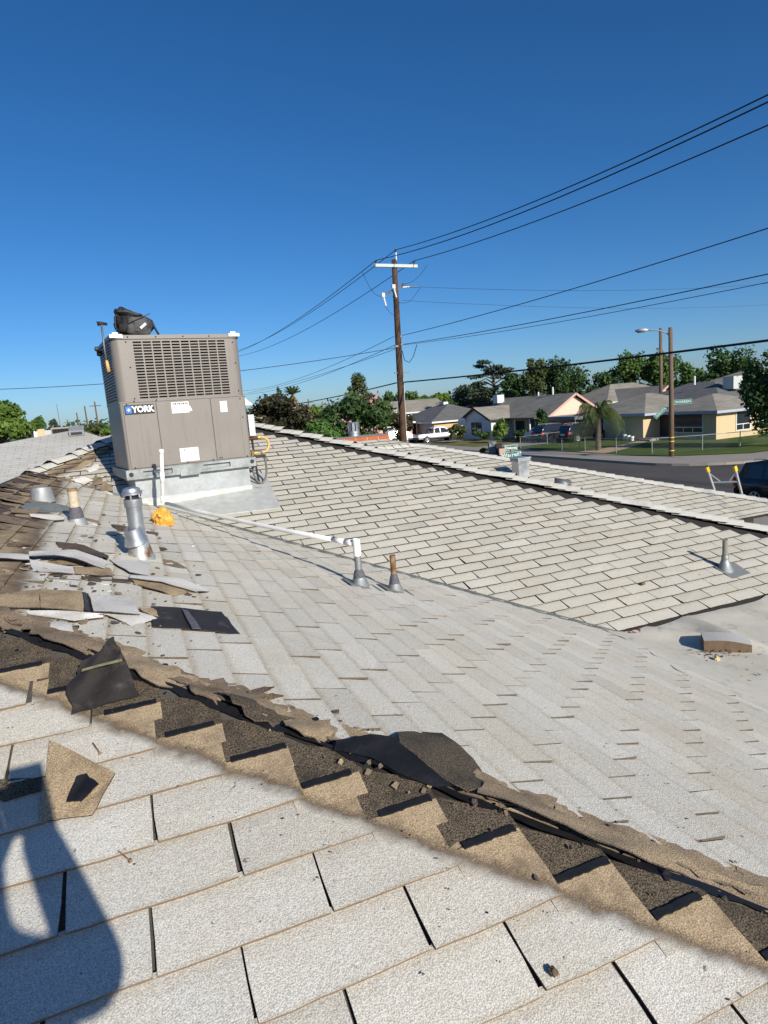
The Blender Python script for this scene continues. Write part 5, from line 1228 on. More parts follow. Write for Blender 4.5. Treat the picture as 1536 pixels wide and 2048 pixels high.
v_ = nb(154, 871)-Vector(og); mb = MB(); mb.prism([v_+Vector((-.16, -.05, .0)), v_+Vector((.16, -.05, 0)), v_+Vector((.16, -.05, .12)), v_+Vector((-.16, -.05, .12))], (0, .35, .1)); flip_ok(mb.build('roof_vent', M['greywall'], h)); MB().box(v_+Vector((-.12, -.06, .02)), v_+Vector((.12, -.052, .08))).build('vent_slot', M['rubber'], h)
# far left clutter: commercial block, sign frame, brown wall
c = atd(135, 866, 70); b_ = thing('flat_block', 'dark framed flat building beyond the neighbouring roof', 'building', (c.x, c.y, GZ)); MB().box((-1.3, 0, 0), (1.3, 3, c.z-GZ+.45)).build('wall', M['roofdark'], b_); MB().box((-1.4, -.1, c.z-GZ+.45), (1.4, 3.1, c.z-GZ+.62)).build('parapet', M['concrete'], b_); MB().box((-1.42, -.12, c.z-GZ-.4), (-1.3, .02, c.z-GZ+.45)).build('corner_trim', M['concrete'], b_)
c = atd(85, 884, 60); b_ = thing('brown_wall', 'low rust brown garden wall far beyond the neighbouring roof', 'wall', (c.x, c.y, GZ)); MB().box((-1.2, 0, 0), (1.3, .25, c.z-GZ+.28)).build('wall_face', M['brickwall'], b_); MB().box((-1.25, -.03, c.z-GZ+.28), (1.35, .28, c.z-GZ+.34)).build('coping', M['roofbrown'], b_)
c = atd(55, 880, 60); b_ = thing('dark_shed', 'dark shed between two trees at the far left', 'shed', (c.x, c.y, GZ)); MB().box((-.4, 0, 0), (.4, 1, c.z-GZ+.6)).build('wall', M['darkwood'], b_); MB().box((-.45, -.05, c.z-GZ+.6), (.45, 1.05, c.z-GZ+.66)).build('shed_roof', M['roofdark'], b_)
for px, py, w_, lab, mt in ((80, 868, .5, 'cream rooftop box far left above the brown wall', 'cream'), (98, 870, .6, 'pale green rooftop box beside the dark framed building', 'cooler'), (68, 872, .35, 'white rooftop tank at the far left', 'whitetrim')):
    c = atd(px, py, 75); b_ = thing('rooftop_box', lab, 'roof box', (c.x, c.y, GZ)); MB().box((-w_, 0, 0), (w_, 1, c.z-GZ-.2)).build('support_block', M['brickwall'], b_); MB().box((-w_*.9, .05, c.z-GZ-.2), (w_*.9, .9, c.z-GZ+.5)).build('box', M[mt], b_)

# ================================================================== vegetation
def leaves(name, centres, radii, n, size, mat, parent, org, flower=None, droop=0, shell=.55, aspect=1.0):
    """many small bent leaf quads scattered through clumps; tint varies by clump"""
    C = np.array(centres, float); Rd = np.array(radii, float); K = len(C); wts = (Rd.prod(1))**(2/3); wts = wts/wts.sum()
    k = rng_.choice(K, n, p=wts); d = rng_.normal(size=(n, 3)); d /= np.linalg.norm(d, axis=1)[:, None]
    rad = shell+(1-shell)*rng_.random(n)**.6; rad *= 1+.18*rng_.normal(size=n)
    P = C[k]+d*Rd[k]*rad[:, None]
    a = d+rng_.normal(size=(n, 3))*.7; a[:, 2] += .35; a /= np.linalg.norm(a, axis=1)[:, None]
    u = np.cross(a, rng_.normal(size=(n, 3))); u /= np.linalg.norm(u, axis=1)[:, None]
    if droop: u = u*(1-droop)+np.array([0, 0, -1.0])*droop; u /= np.linalg.norm(u, axis=1)[:, None]
    v = np.cross(a, u); v /= np.linalg.norm(v, axis=1)[:, None]+1e-9
    s = size*(.6+.8*rng_.random(n))[:, None]
    V = np.empty((n, 4, 3)); V[:, 0] = P-u*s*.6; V[:, 1] = P+v*s*.42*aspect-a*s*.08; V[:, 2] = P+u*s*.6; V[:, 3] = P-v*s*.42*aspect-a*s*.08
    V = V.reshape(-1, 3)-np.array(org)
    me = bpy.data.meshes.new(name); me.vertices.add(4*n); me.vertices.foreach_set('co', V.ravel()); me.loops.add(4*n); me.loops.foreach_set('vertex_index', np.arange(4*n, dtype=np.int32))
    me.polygons.add(n); me.polygons.foreach_set('loop_start', np.arange(0, 4*n, 4, dtype=np.int32)); me.update(); me.validate()
    ck = rng_.random(K); t = np.clip(.55*ck[k]+.45*rng_.random(n), 0, 1)
    at = me.attributes.new('tint', 'FLOAT', 'POINT'); at.data.foreach_set('value', np.repeat(t, 4).astype(np.float32))
    if flower is not None:
        fk = rng_.random(K) < flower[0]; fl = (fk[k] & (d[:, 2] > -.1) & (rng_.random(n) < flower[1])).astype(np.float32)
        at = me.attributes.new('flower', 'FLOAT', 'POINT'); at.data.foreach_set('value', np.repeat(fl, 4))
    me.materials.append(mat); o = bpy.data.objects.new(name, me); return link(o, parent)
def tree(name, label, px, py_top, hw, py_low, D, mat, n=2600, leaf=.34, clumps=16, group=None, shape='round', cat='tree', flower=None, trunk=True, tr=None, shell=.5, depth=1.0):
    """crown spans px-hw..px+hw and py_top..py_low in the photo at distance D; the trunk stands on the ground below"""
    t = atd(px, py_top, D); lo = atd(px, py_low, D); s = D/FPX*1.05; rw = hw*s; zt, zl = t.z, max(lo.z, GZ+.05); base = Vector((t.x, t.y, GZ)); hh = (zt-zl)/2
    th = thing(name, label, cat, base, 0, group); cz = (zt+zl)/2; cs = []; rs = []
    for i in range(clumps):
        for _ in range(40):
            p = rng_.uniform(-1, 1, 3)
            if np.linalg.norm(p) < 1: break
        z = p[2]; f = 1.0
        if shape == 'cone': f = max(.12, (1-z)/2)**.8
        elif shape == 'column': f = .85
        elif shape == 'umbrella': f = .55+.45*max(0, z+.2); 
        elif shape == 'dome': f = math.sqrt(max(.1, 1-max(0, z)**2)); 
        q = Vector((p[0]*f*.78, p[1]*f*.78*depth, z*.80))
        rr_ = rng_.uniform(.22, .42)*(1 if shape != 'cone' else max(.35, f))
        cs.append((base.x+q.x*rw, base.y+q.y*rw, cz+q.z*hh)); rs.append((rw*rr_, rw*rr_*depth, min(hh*rr_*1.1, rw*rr_*1.3)))
    if trunk:
        r0 = tr or max(.06, rw*.07); mb = MB(); top_ = cz+hh*.35
        mb.tube([(0, 0, -.1), (r0*.4, 0, (zl-GZ)*.5), (r0*.2, r0*.5, max(.3, zl-GZ)), (0, 0, top_-GZ)], [r0*1.25, r0, r0*.85, r0*.3], 8)
        mb.build('trunk', M['bark'], th, True)
        for i in range(min(7, clumps)):
            c = Vector(cs[i])-base; st = Vector((0, 0, max(.25, zl-GZ)+.15*hh*(i % 3))); MB().tube([st, st.lerp(c, .5)+Vector((0, 0, .1*hh)), c], [r0*.5, r0*.3, r0*.1], 6).build('limb', M['bark'], th, True)
    leaves('crown', cs, rs, n, leaf, mat, th, base, flower, shell=shell)
    return th
TG = 'trees beyond the houses'
far = [
 ('broadleaf_tree', 'wide dark elm above the roof with solar panels', 1450, 692, 55, 800, 88, 'leafdark', 4200, .36, 22, 'dome'),
 ('broadleaf_tree', 'rounded green tree just right of the street lamp pole', 1388, 722, 32, 800, 98, 'leafmid', 2600, .36, 14, 'round'),
 ('broadleaf_tree', 'tall green tree directly behind the street lamp pole', 1318, 696, 34, 790, 105, 'leafmid', 3000, .38, 16, 'round'),
 ('broadleaf_tree', 'feathery green tree left of the street lamp head', 1258, 700, 38, 785, 105, 'leafmid', 3200, .36, 18, 'dome'),
 ('broadleaf_tree', 'small dark tree rising behind the queen palm', 1206, 742, 30, 800, 95, 'leafdark', 2000, .34, 12, 'round'),
 ('broadleaf_tree', 'big dark rounded tree behind the peach gable', 1122, 712, 46, 805, 96, 'leafdark', 4200, .36, 22, 'round'),
 ('broadleaf_tree', 'lighter green tall tree left of the big dark one', 1066, 710, 28, 800, 92, 'leafolive', 2800, .34, 16, 'column'),
 ('broadleaf_tree', 'shaded tree between the cedar and the lighter tree', 1030, 742, 30, 806, 98, 'leafdark', 2200, .36, 12, 'round'),
 ('evergreen_tree', 'wide grey-green evergreen sloping down left of the cedar', 940, 766, 40, 818, 108, 'leafgrey', 2600, .36, 16, 'dome'),
 ('broadleaf_tree', 'light green tree in the row above the slate roof', 878, 780, 24, 822, 125, 'leaflight', 1500, .40, 10, 'round'),
 ('broadleaf_tree', 'mid green tree in the row right of the pole', 842, 784, 24, 822, 128, 'leafmid', 1500, .42, 10, 'round'),
 ('broadleaf_tree', 'dark green tree in the row touching the pole', 812, 778, 22, 826, 125, 'leafmid', 1500, .42, 10, 'round'),
 ('broadleaf_tree', 'green tree in the row just left of the pole', 776, 784, 20, 828, 125, 'leafdark', 1300, .42, 9, 'round'),
 ('broadleaf_tree', 'low green tree under the evergreen slope', 908, 792, 24, 820, 135, 'leafmid', 1300, .44, 9, 'round'),
 ('eucalyptus_tree', 'tall narrow tree with hanging foliage above the myrtle', 716, 742, 24, 834, 112, 'leafolive', 2600, .34, 18, 'column'),
 ('broadleaf_tree', 'far tree on the skyline left of the tall narrow tree', 652, 808, 18, 840, 150, 'leafdark', 900, .5, 8, 'round'),
 ('broadleaf_tree', 'bright green far tree among distant poles', 630, 802, 14, 838, 130, 'leaflight', 900, .44, 8, 'round'),
 ('broadleaf_tree', 'dense green tree at the far left skyline', 76, 834, 14, 872, 120, 'leafmid', 1500, .42, 10, 'column'),
 ('conifer_tree', 'spiky conifer at the far left skyline', 102, 828, 14, 872, 118, 'leafgrey', 1300, .40, 12, 'cone'),
 ('broadleaf_tree', 'low dark tree right of the far conifer', 120, 848, 10, 872, 125, 'leafolive', 700, .42, 6, 'round'),
 ('broadleaf_tree', 'low green trees beside the air conditioner at left', 186, 846, 20, 872, 120, 'leafolive', 1300, .42, 9, 'dome'),
 ('broadleaf_tree', 'yellow green tree touching the left side of the unit', 212, 852, 14, 872, 110, 'leaflight', 900, .40, 8, 'round'),
]
for nm, lab, px, pt, hw, pl_, D, m, n, lf, ck, shp in far: tree(nm, lab, px, pt, hw, pl_, D, M[m], n, lf, ck, TG, shp)
NG = 'shrubs and trees near the houses'
tree('shade_tree', 'big near-black shade tree at the right edge', 1556, 684, 62, 868, 50, M['leafdark'], 9000, .20, 30, NG, 'round', shell=.45, tr=.3)
tree('leafy_tree', 'bright green leafy tree at the left edge', -12, 806, 52, 892, 26, M['leaflight'], 5000, .14, 22, NG, 'round')
tree('dark_bush', 'tall dark flowering bush behind the air conditioner', 545, 790, 62, 874, 28, M['leafcream'], 7000, .14, 28, NG, 'dome', flower=(.28, .35), cat='bush')
tree('bronze_bush', 'rounded bronze bush between the flowering bushes', 612, 806, 30, 874, 34, M['leafbronze'], 3000, .15, 14, NG, 'dome', flower=(.3, .3), cat='bush')
tree('crape_myrtle', 'large crape myrtle with pink blossom behind the chimney', 712, 786, 76, 882, 25, M['leafmyrtle'], 11000, .125, 36, NG, 'dome', flower=(.26, .45))
tree('green_shrub', 'glossy green shrub rising behind the roof ridge', 640, 838, 36, 900, 17, M['leafshrub'], 5200, .075, 26, NG, 'dome', cat='shrub')
tree('green_shrub', 'lower green shrub beside the disconnect box', 570, 850, 34, 900, 17.5, M['leafshrub'], 4200, .075, 20, NG, 'dome', cat='shrub')
tree('purple_bush', 'dark bush in front of the pole and brown roof', 795, 822, 30, 884, 62, M['leafbronze'], 2600, .22, 14, NG, 'round', cat='bush', flower=(.1, .1))
tree('globe_tree', 'small round clipped tree on the dry lawn', 913, 848, 20, 880, 73, M['leafolive'], 2000, .20, 12, NG, 'round', tr=.07)
tree('young_tree', 'slender young tree in front of the peach house', 1082, 810, 17, 868, 66, M['leafdark'], 1700, .22, 14, NG, 'column', tr=.06)
tree('climbing_shrub', 'sunlit climbing shrub at the corner of the white gable', 998, 834, 17, 878, 68, M['leaflight'], 1500, .20, 12, NG, 'column', cat='shrub', tr=.05)
tree('spiky_bush', 'small spiky bush beside the dark bins', 967, 894, 10, 908, 57, M['leafolive'], 500, .16, 6, NG, 'dome', cat='bush', trunk=False)
tree('dark_hedge', 'shaded hedge under the white gable window', 958, 862, 22, 884, 74, M['leafdark'], 900, .22, 8, NG, 'dome', cat='hedge', trunk=False)
tree('dark_hedge', 'shaded shrubs along the peach porch', 1045, 858, 18, 878, 70, M['leafdark'], 800, .22, 8, NG, 'dome', cat='hedge', trunk=False)
# distant belt of trees closing the horizon
cs, rs = [], []
for i in range(260):
    a = R(-22+i*.36+rng_.normal()*.2); D = rng_.uniform(170, 260); hgt = rng_.uniform(5, 8.5); cs.append((math.sin(a+YAW*0)*D, math.cos(a)*D, GZ+hgt*.5)); rs.append((rng_.uniform(4, 9), 4, hgt*.5))
o = leaves('treeline', cs, rs, 16000, 1.1, M['leafdark'], None, (0, 0, 0), shell=.6); o['kind'] = 'stuff'; o['label'] = 'belt of distant trees closing the horizon'
# cedar with tiered limbs
c = atd(984, 724, 100); cd = thing('cedar_tree', 'tall cedar with bare flat topped limbs against the sky', 'tree', (c.x, c.y, GZ), 0, TG); Hc = c.z-GZ
MB().tube([(0, 0, 0), (.1, 0, Hc*.5), (.2, 0, Hc*.97)], [.4, .28, .10], 8).build('trunk', M['bark'], cd, True); cs, rs = [], []
for i in range(26):
    z = Hc*(.42+.56*(i/26)**.9); a = R(i*137); L_ = (4.4*(1-(z/Hc-.42)/.58)+1.4)*rng_.uniform(.75, 1.15); e = Vector((math.cos(a)*L_, math.sin(a)*L_*.8, z+.5*rng_.uniform(-.5, 1)))
    MB().tube([(0, 0, z-.5), Vector((0, 0, z)).lerp(e, .5)+Vector((0, 0, .35)), e], [.12, .08, .03], 6).build('limb', M['bark'], cd, True)
    if rng_.random() < .85:
        for t_ in (.55, .85, 1.0): p = Vector((0, 0, z)).lerp(e, t_); cs.append((p.x+c.x, p.y+c.y, p.z+GZ+.15)); rs.append((1.0, .9, .28))
leaves('crown', cs, rs, 2600, .34, M['leafgrey'], cd, (c.x, c.y, GZ), shell=.3)
# palms
def palm(name, label, base, Ht, nf, L_, drp, mat, tr, group=None, leaflet=.5, lw=.05, skirt=0, tuft=1.0):
    th = thing(name, label, 'palm', base, 0, group); MB().tube([(0, 0, -.1), (0, 0, Ht*.3), (.03, 0, Ht*.75), (0, 0, Ht)], [tr*1.1, tr, tr*1.15, tr*.9], 10).build('trunk', M['palmbark'], th, True)
    for i in range(int(Ht/.35)):
        z = .2+i*.35
        if z < Ht-.1 and tr > .1: MB().lathe([(tr*1.16, 0), (tr*1.22, .03), (tr*1.14, .06)], 10, (0, 0, z)).build('trunk_ring', M['palmbark'], th, True)
    for i in range(nf):
        a = R(i*137.5); el = R(rng_.uniform(5, 75)) if not skirt or i < nf-skirt else R(rng_.uniform(-70, -40)); dx = Vector((math.cos(a), math.sin(a), 0)); pts = []
        for k in range(8):
            t_ = k/7; pts.append(Vector((0, 0, Ht))+dx*L_*t_*math.cos(el*.8)*(1-.25*t_*drp)+Vector((0, 0, L_*(math.sin(el)*t_-drp*t_*t_*(.5+.5*math.cos(el))))))
        mb = MB(); mb.tube(pts, [.025*(1-k/8)+.006 for k in range(8)], 4)
        for k in range(1, 22):
            t_ = k/21*7; i0 = min(6, int(t_)); p = pts[i0].lerp(pts[i0+1], t_-i0); d = (pts[i0+1]-pts[i0]).normalized(); sd = d.cross(Vector((0, 0, 1))).normalized()
            for s_ in (-1, 1):
                ln = leaflet*(1-.5*abs(k/21-.45))*rng_.uniform(.8, 1.15); e = p+sd*s_*ln*.55+d*ln*.25+Vector((0, 0, -ln*.75*tuft)); mb.add([p-d*lw*.5, p+d*lw*.5, e], [(0, 1, 2)])
        o = mb.build('frond', mat if not (skirt and i >= nf-skirt) else M['deadfrond'], th); tint_attr(o.data, [float(rng_.random())]*len(o.data.vertices))
    return th
p = gnd(1197, 905); palm('queen_palm', 'queen palm with drooping feathery fronds by the tan path', (p.x, p.y, GZ), 2.95, 36, 2.9, .95, M['frond'], .20, None, .8, .05)
c = atd(585, 788, 125); palm('fan_palm', 'tall fan palm with a dry skirt on the far skyline', (c.x, c.y, GZ), c.z-GZ, 34, 2.0, .25, M['frond'], .25, None, .8, .14, 12, .4)
c = atd(556, 772, 125); t = thing('cypress_tree', 'thin dark cypress spire left of the fan palm', 'tree', (c.x, c.y, GZ), 0, TG); Hc = c.z-GZ
MB().tube([(0, 0, 0), (0, 0, Hc)], [.2, .04], 6).build('trunk', M['bark'], t); leaves('crown', [(c.x, c.y, GZ+Hc*(.15+.8*i/12)) for i in range(13)], [(.75*(1-i/14)+.15, .75*(1-i/14)+.15, Hc*.07) for i in range(13)], 900, .35, M['leafdark'], t, (c.x, c.y, GZ))

# ================================================================== poles, wires, lamps, signs
UP = Vector((11.14, 25.69, GZ)); 
def PZ(z): t_ = (z-(-1.608))/(6.151+1.608); return Vector((11.159, 25.68, -1.608)).lerp(Vector((11.301, 25.618, 6.151)), t_)
bs = PZ(GZ); up = thing('utility_pole', 'tall dark creosoted utility pole with two crossarms above the roof', 'utility pole', bs)
def PL(z, dx=0, dy=0): return PZ(z)-bs+Vector((dx, dy, 0))
MB().tube([PL(z) for z in (GZ-.2, -1, 2, 4, 6.1)], [.165, .155, .14, .125, .11], 14).build('pole', M['pole'], up, True)
MB().obox(PL(5.78, -.95, -.17), (1.95, 0, -.02), (0, .10, 0), (0, 0, .12)).build('crossarm', M['armM'], up)
MB().obox(PL(4.62, -.60, -.30), (1.15, .35, .42), (-.03, .09, 0), (0, 0, .10)).build('lower_crossarm', M['steelgrey'], up)
for dx in (-.87, .87):
    lathe_part('insulator', [(.0001, 0), (.05, 0), (.03, .05), (.06, .07), (.03, .11), (.05, .13), (.0001, .16)], M['steelgrey'], up, 12, PL(5.89, dx, -.12))
MB().tube([PL(6.05, .1), PL(6.42, .1)], .03, 8).build('top_pin', M['insul'], up); lathe_part('insulator', [(.0001, 0), (.06, 0), (.03, .05), (.06, .08), (.0001, .14)], M['steelgrey'], up, 12, PL(6.42, .1))
for dx, dy, z in ((-.72, -.32, 4.50), (-.22, -.30, 4.84)):
    MB().tube([PL(z+.12, dx, dy), PL(z-.32, dx+.10, dy-.02)], .035, 8).build('fuse_cutout', M['insul'], up); MB().cbox(PL(z+.12, dx, dy), .14, .10, .16).build('cutout_body', M['ltgrey'], up)
MB().tube([PL(4.98, .3, -.05), PL(5.0, .62, -.05)], .03, 8).build('cutout_arm', M['insul'], up); MB().tube([PL(5.0, .6, -.05), PL(4.98, 1.0, -.1)], .028, 8).build('dead_end_insulator', M['steelgrey'], up); lathe_part('insulator', [(.0001, 0), (.05, 0), (.03, .05), (.05, .08), (.0001, .12)], M['steelgrey'], up, 10, PL(5.04, .33, -.05))
for i, (z0, z1, dx0, dx1, sg) in enumerate(((5.6, 4.6, -1.5, -.75, .25), (4.2, 3.85, -.55, 0, .15), (5.9, 5.1, 1.5, .35, .2), (4.95, 4.35, 1.1, .05, .25), (4.6, 4.35, -.2, .15, .08))):
    pts = [PL(z0+(z1-z0)*k/10-sg*math.sin(math.pi*k/10), dx0+(dx1-dx0)*k/10, -.1) for k in range(11)]; MB().tube(pts, .008, 6).build('jumper_wire', M['wire'], up)
for z, dx in ((2.95, .12), (2.62, .12), (2.55, -.14)): MB().cbox(PL(z, dx, -.1), .14, .08, .08).build('wire_clamp', M['steelgrey'], up)
MB().obox(PL(1.42, -.28, -.05), (.72, 0, 0), (0, .05, 0), (0, 0, .05)).build('cable_bracket', M['steelgrey'], up)
MB().tube([PL(2.35, .12, -.1), PL(1.95, .2, -.12), PL(1.85, .42, -.12), PL(2.1, .62, -.14), PL(2.58, .78, -.2)], .016, 6).build('drip_loop', M['wire'], up, True)
MB().tube([PL(GZ+.1, .15, -.05), PL(1.2, .14, -.05)], .014, 6).build('ground_conduit', M['ltgrey'], up)
def wire(label, a, b, sag, rad, name='power_line', n=26):
    a, b = Vector(a), Vector(b); o = MB().tube([a.lerp(b, i/n)-a-Vector((0, 0, sag*4*(i/n)*(1-i/n))) for i in range(n+1)], rad, 6).build(name, M['wire'], None, True, a); tag(o, label, 'wire', 'overhead wires'); return o
top = PZ(6.5)+Vector((.1, 0, 0)); lft = PZ(6.04)+Vector((-.87, -.12, 0)); rgt = PZ(6.04)+Vector((.87, -.12, 0))
for nm, p, x1, x2, zr, zf, sg in (('topmost power line', top, 12.4, 10.4, 6.5, 6.75, 1.33), ('second power line from the left insulator', lft, 11.4, 9.55, 6.04, 6.4, 1.40), ('third power line from the right insulator', rgt, 13.1, 11.25, 6.04, 6.4, 1.12)):
    wire(nm+' running to the upper right corner', p, (x1, -12, zr), sg, .0145); wire(nm+' running left behind the air conditioner', p, (x2, 68, zf), .7, .0145)
for nm, z, zr, rad, sg, zf in (('thin cable below the crossarms', 2.99, 4.1, .012, .5, 3.0), ('double cable under the thin one', 2.62, 2.45, .012, .45, 2.6), ('thick sagging telephone cable', 1.03, 1.0, .030, .25, 1.1)):
    wire(nm+' running to the right edge', PZ(z)+Vector((.14, -.1, 0)), (14.0, -10, zr), sg, rad, 'cable'); wire(nm+' running left past the trees', PZ(z)+Vector((-.14, .1, 0)), (10.5, 68, zf), sg*1.4, rad*.9, 'cable')
wire('thin lashing cable beside the double cable at right', PZ(2.60)+Vector((.2, -.1, 0)), (14.1, -10, 2.35), .55, .008, 'cable')
a = PZ(2.5)+Vector((-.14, 0, 0)); wire('single service wire crossing the sky left of the air conditioner', a, atd(-260, 782, 34), .5, .013, 'cable')
wire('thin service wire dropping left below the double cable', PZ(2.45)+Vector((-.14, .05, 0)), atd(495, 786, 60), .2, .010, 'cable')
wire('thin secondary wire leaving the lower crossarm to the right', PL(4.98, 1.0, -.1)+bs, atd(1600, 560, 60), .4, .007); wire('faint secondary wire below it to the right', PL(4.45, .3, 0)+bs, atd(1600, 604, 62), .4, .006)
np_ = thing('utility_pole', 'next utility pole down the street, mostly hidden behind the air conditioner', 'utility pole', (10.4, 68.1, GZ)); MB().tube([(0, 0, -.2), (0, 0, 11.3)], [.17, .12], 10).build('pole', M['pole'], np_, True); MB().obox((-.95, -.12, 10.95), (1.9, 0, 0), (0, .1, 0), (0, 0, .12)).build('crossarm', M['polegrey'], np_)
# lamp pole
b = gnd(1343, 917); tz = atd(1338, 655, math.hypot(b.x, b.y)).z; lp = thing('street_lamp', 'wooden street lamp pole with curved white arm on the corner', 'street lamp', b); hh = tz-GZ
MB().tube([(0, 0, -.2), (0, 0, hh*.5), (-.03, .03, hh)], [.17, .15, .125], 12).build('pole', M['polegrey'], lp, True)
lx = Vector((-.62, .78, 0)).normalized()
MB().tube([(0, 0, hh-.75)]+[lx*(1.45*(1-math.cos(R(a))))+Vector((0, 0, hh-.75+.73*math.sin(R(a)))) for a in range(20, 81, 15)]+[lx*1.5+Vector((0, 0, hh-.02))], .045, 8).build('lamp_arm', M['lampM'], lp, True)
mb = MB(); mb.tube([lx*1.35+Vector((0, 0, hh+.0)), lx*1.75+Vector((0, 0, hh+.04)), lx*2.15+Vector((0, 0, hh+.03))], [.06, .14, .06], 10); o = mb.build('lamp_head', M['lampM'], lp, True); MB().tube([lx*1.55+Vector((0, 0, hh-.03)), lx*2.02+Vector((0, 0, hh-.03))], .08, 8).build('lamp_lens', M['steelgrey'], lp, True)
for z in (.5, 1.1, 1.35): lathe_part('reflective_band', [(.172, 0), (.172, .06)], M['bandy'], lp, 12, (0, 0, z))
def blade(parent, c, dirx, w_, h_, txt, size, tilt=0, small=None, mat=None, lead=None):
    """green street name blade standing in the plane through dirx"""
    dirx = Vector(dirx).normalized(); nz = Vector((dirx.y, -dirx.x, 0)); e = Vector((0, 0, 1)); ax = dirx*math.cos(tilt)+e*math.sin(tilt); ay = e*math.cos(tilt)-dirx*math.sin(tilt)
    c = Vector(c); mb = MB(); mb.obox(c-ax*w_/2-ay*h_/2-nz*.004, ax*w_, ay*h_, nz*.008); o = mb.build('sign_blade', mat or M['sign'], parent)
    mb = MB(); t_ = .012
    for p, q in ((-1, 0), (1, 0)): mb.obox(c+ax*p*(w_/2-t_)-ay*h_/2-ax*t_/2+nz*.0042, ax*t_, ay*h_, nz*.002)
    for q in (-1, 1): mb.obox(c-ax*w_/2+ay*q*(h_/2-t_)-ay*t_/2+nz*.0065, ax*w_, ay*t_, nz*.002)
    mb.build('sign_border', M['ink'], o)
    mt = Matrix((ax, ay, nz)).transposed().to_4x4()
    def put(s_, off, sz):
        tx = text('lettering', s_, sz, M['ink'], o, (0, 0, 0), (0, 0, 0), .001, sz*.02, sx=.95); tx.matrix_basis = Matrix.Translation(c+ax*off[0]+ay*off[1]+nz*.007) @ mt
    put(txt, (0 if not small else -.03*w_, -.01*h_), size)
    if small: put(small, (w_*.41, h_*.2), size*.42)
    if lead: put(lead, (-w_*.45, h_*.22), size*.42)
    return o
vr = Vector((.72, -.69, 0))
blade(lp, (.62, -.56, hh*.44) if False else (vr*.68+Vector((0, 0, hh*.435))), vr, 1.05, .30, 'WARREN', .22)
blade(lp, (vr*-.62+Vector((0, 0, hh*.365))), vr, .98, .26, 'DAKOTA', .19, R(42))
# second pole behind
b = atd(1322, 780, 72); b.z = GZ; p2 = thing('utility_pole', 'plain grey utility pole standing behind the street lamp pole', 'utility pole', b); tz = atd(1321, 656, 72).z-GZ
MB().tube([(0, 0, -.2), (0, 0, tz)], [.19, .15], 10).build('pole', M['polegrey'], p2, True); MB().obox((-1.0, -.6, tz-.35), (2.0, 1.2, 0), (-.05, .08, 0), (0, 0, .12)).build('crossarm', M['polegrey'], p2); MB().obox((-.7, -.42, tz-2.3), (1.6, .95, 0), (-.05, .08, 0), (0, 0, .12)).build('crossarm', M['polegrey'], p2)
# far poles on the left and middle skyline
for px, pt, D, arm, lab in ((170, 812, 140, 0, 'distant leaning pole with a white tip at left'), (190, 803, 135, 1, 'distant pole with a crossarm beside the air conditioner'), (154, 825, 160, 0, 'shorter distant pole left of the white tipped one'), (114, 808, 170, 0, 'thin far antenna mast at left'), (135, 839, 200, 1, 'tiny far pole with crossarm at left'), (617, 798, 150, 1, 'distant pole with double crossarm right of the fan palm'), (645, 803, 170, 1, 'distant pole with crossarm left of the crape myrtle'), (604, 809, 165, 0, 'short distant pole near the fan palm')):
    c = atd(px, pt, D); t = thing('distant_pole', lab, 'utility pole', (c.x, c.y, GZ), 0, 'distant poles on the skyline'); h_ = c.z-GZ; r_ = .16 if 'mast' not in lab else .06
    MB().tube([(0, 0, 0), (-.1, 0, h_)], [r_*1.2, r_*.8], 8).build('pole', M['polegrey'], t)
    if arm: MB().obox((-1.1, 0, h_-.9), (2.1, -.5, 0), (0, .1, 0), (0, 0, .15)).build('crossarm', M['polegrey'], t)
# street name sign at the near corner
c = atd(1023, 906, 25); b = Vector((c.x, c.y, GZ)); st = thing('street_sign', 'crossed green street name blades showing above the far wing', 'street sign', b); zz = c.z-GZ
MB().tube([(0, 0, 0), (0, 0, zz+.16)], .03, 8).build('post', M['galvdull'], st)
vs = Vector((.84, -.54, 0)); blade(st, vs*-.02+Vector((0, 0, zz-.07)), vs, .76, .23, 'Warren', .21, R(3), 'AVE', None, 'N'); blade(st, Vector((.02, .05, zz+.20)), Vector((.95, -.3, 0)), .50, .22, 'Dakota', .15, 0, None, plain('dull_green_sign', (.01, .10, .075), .5))

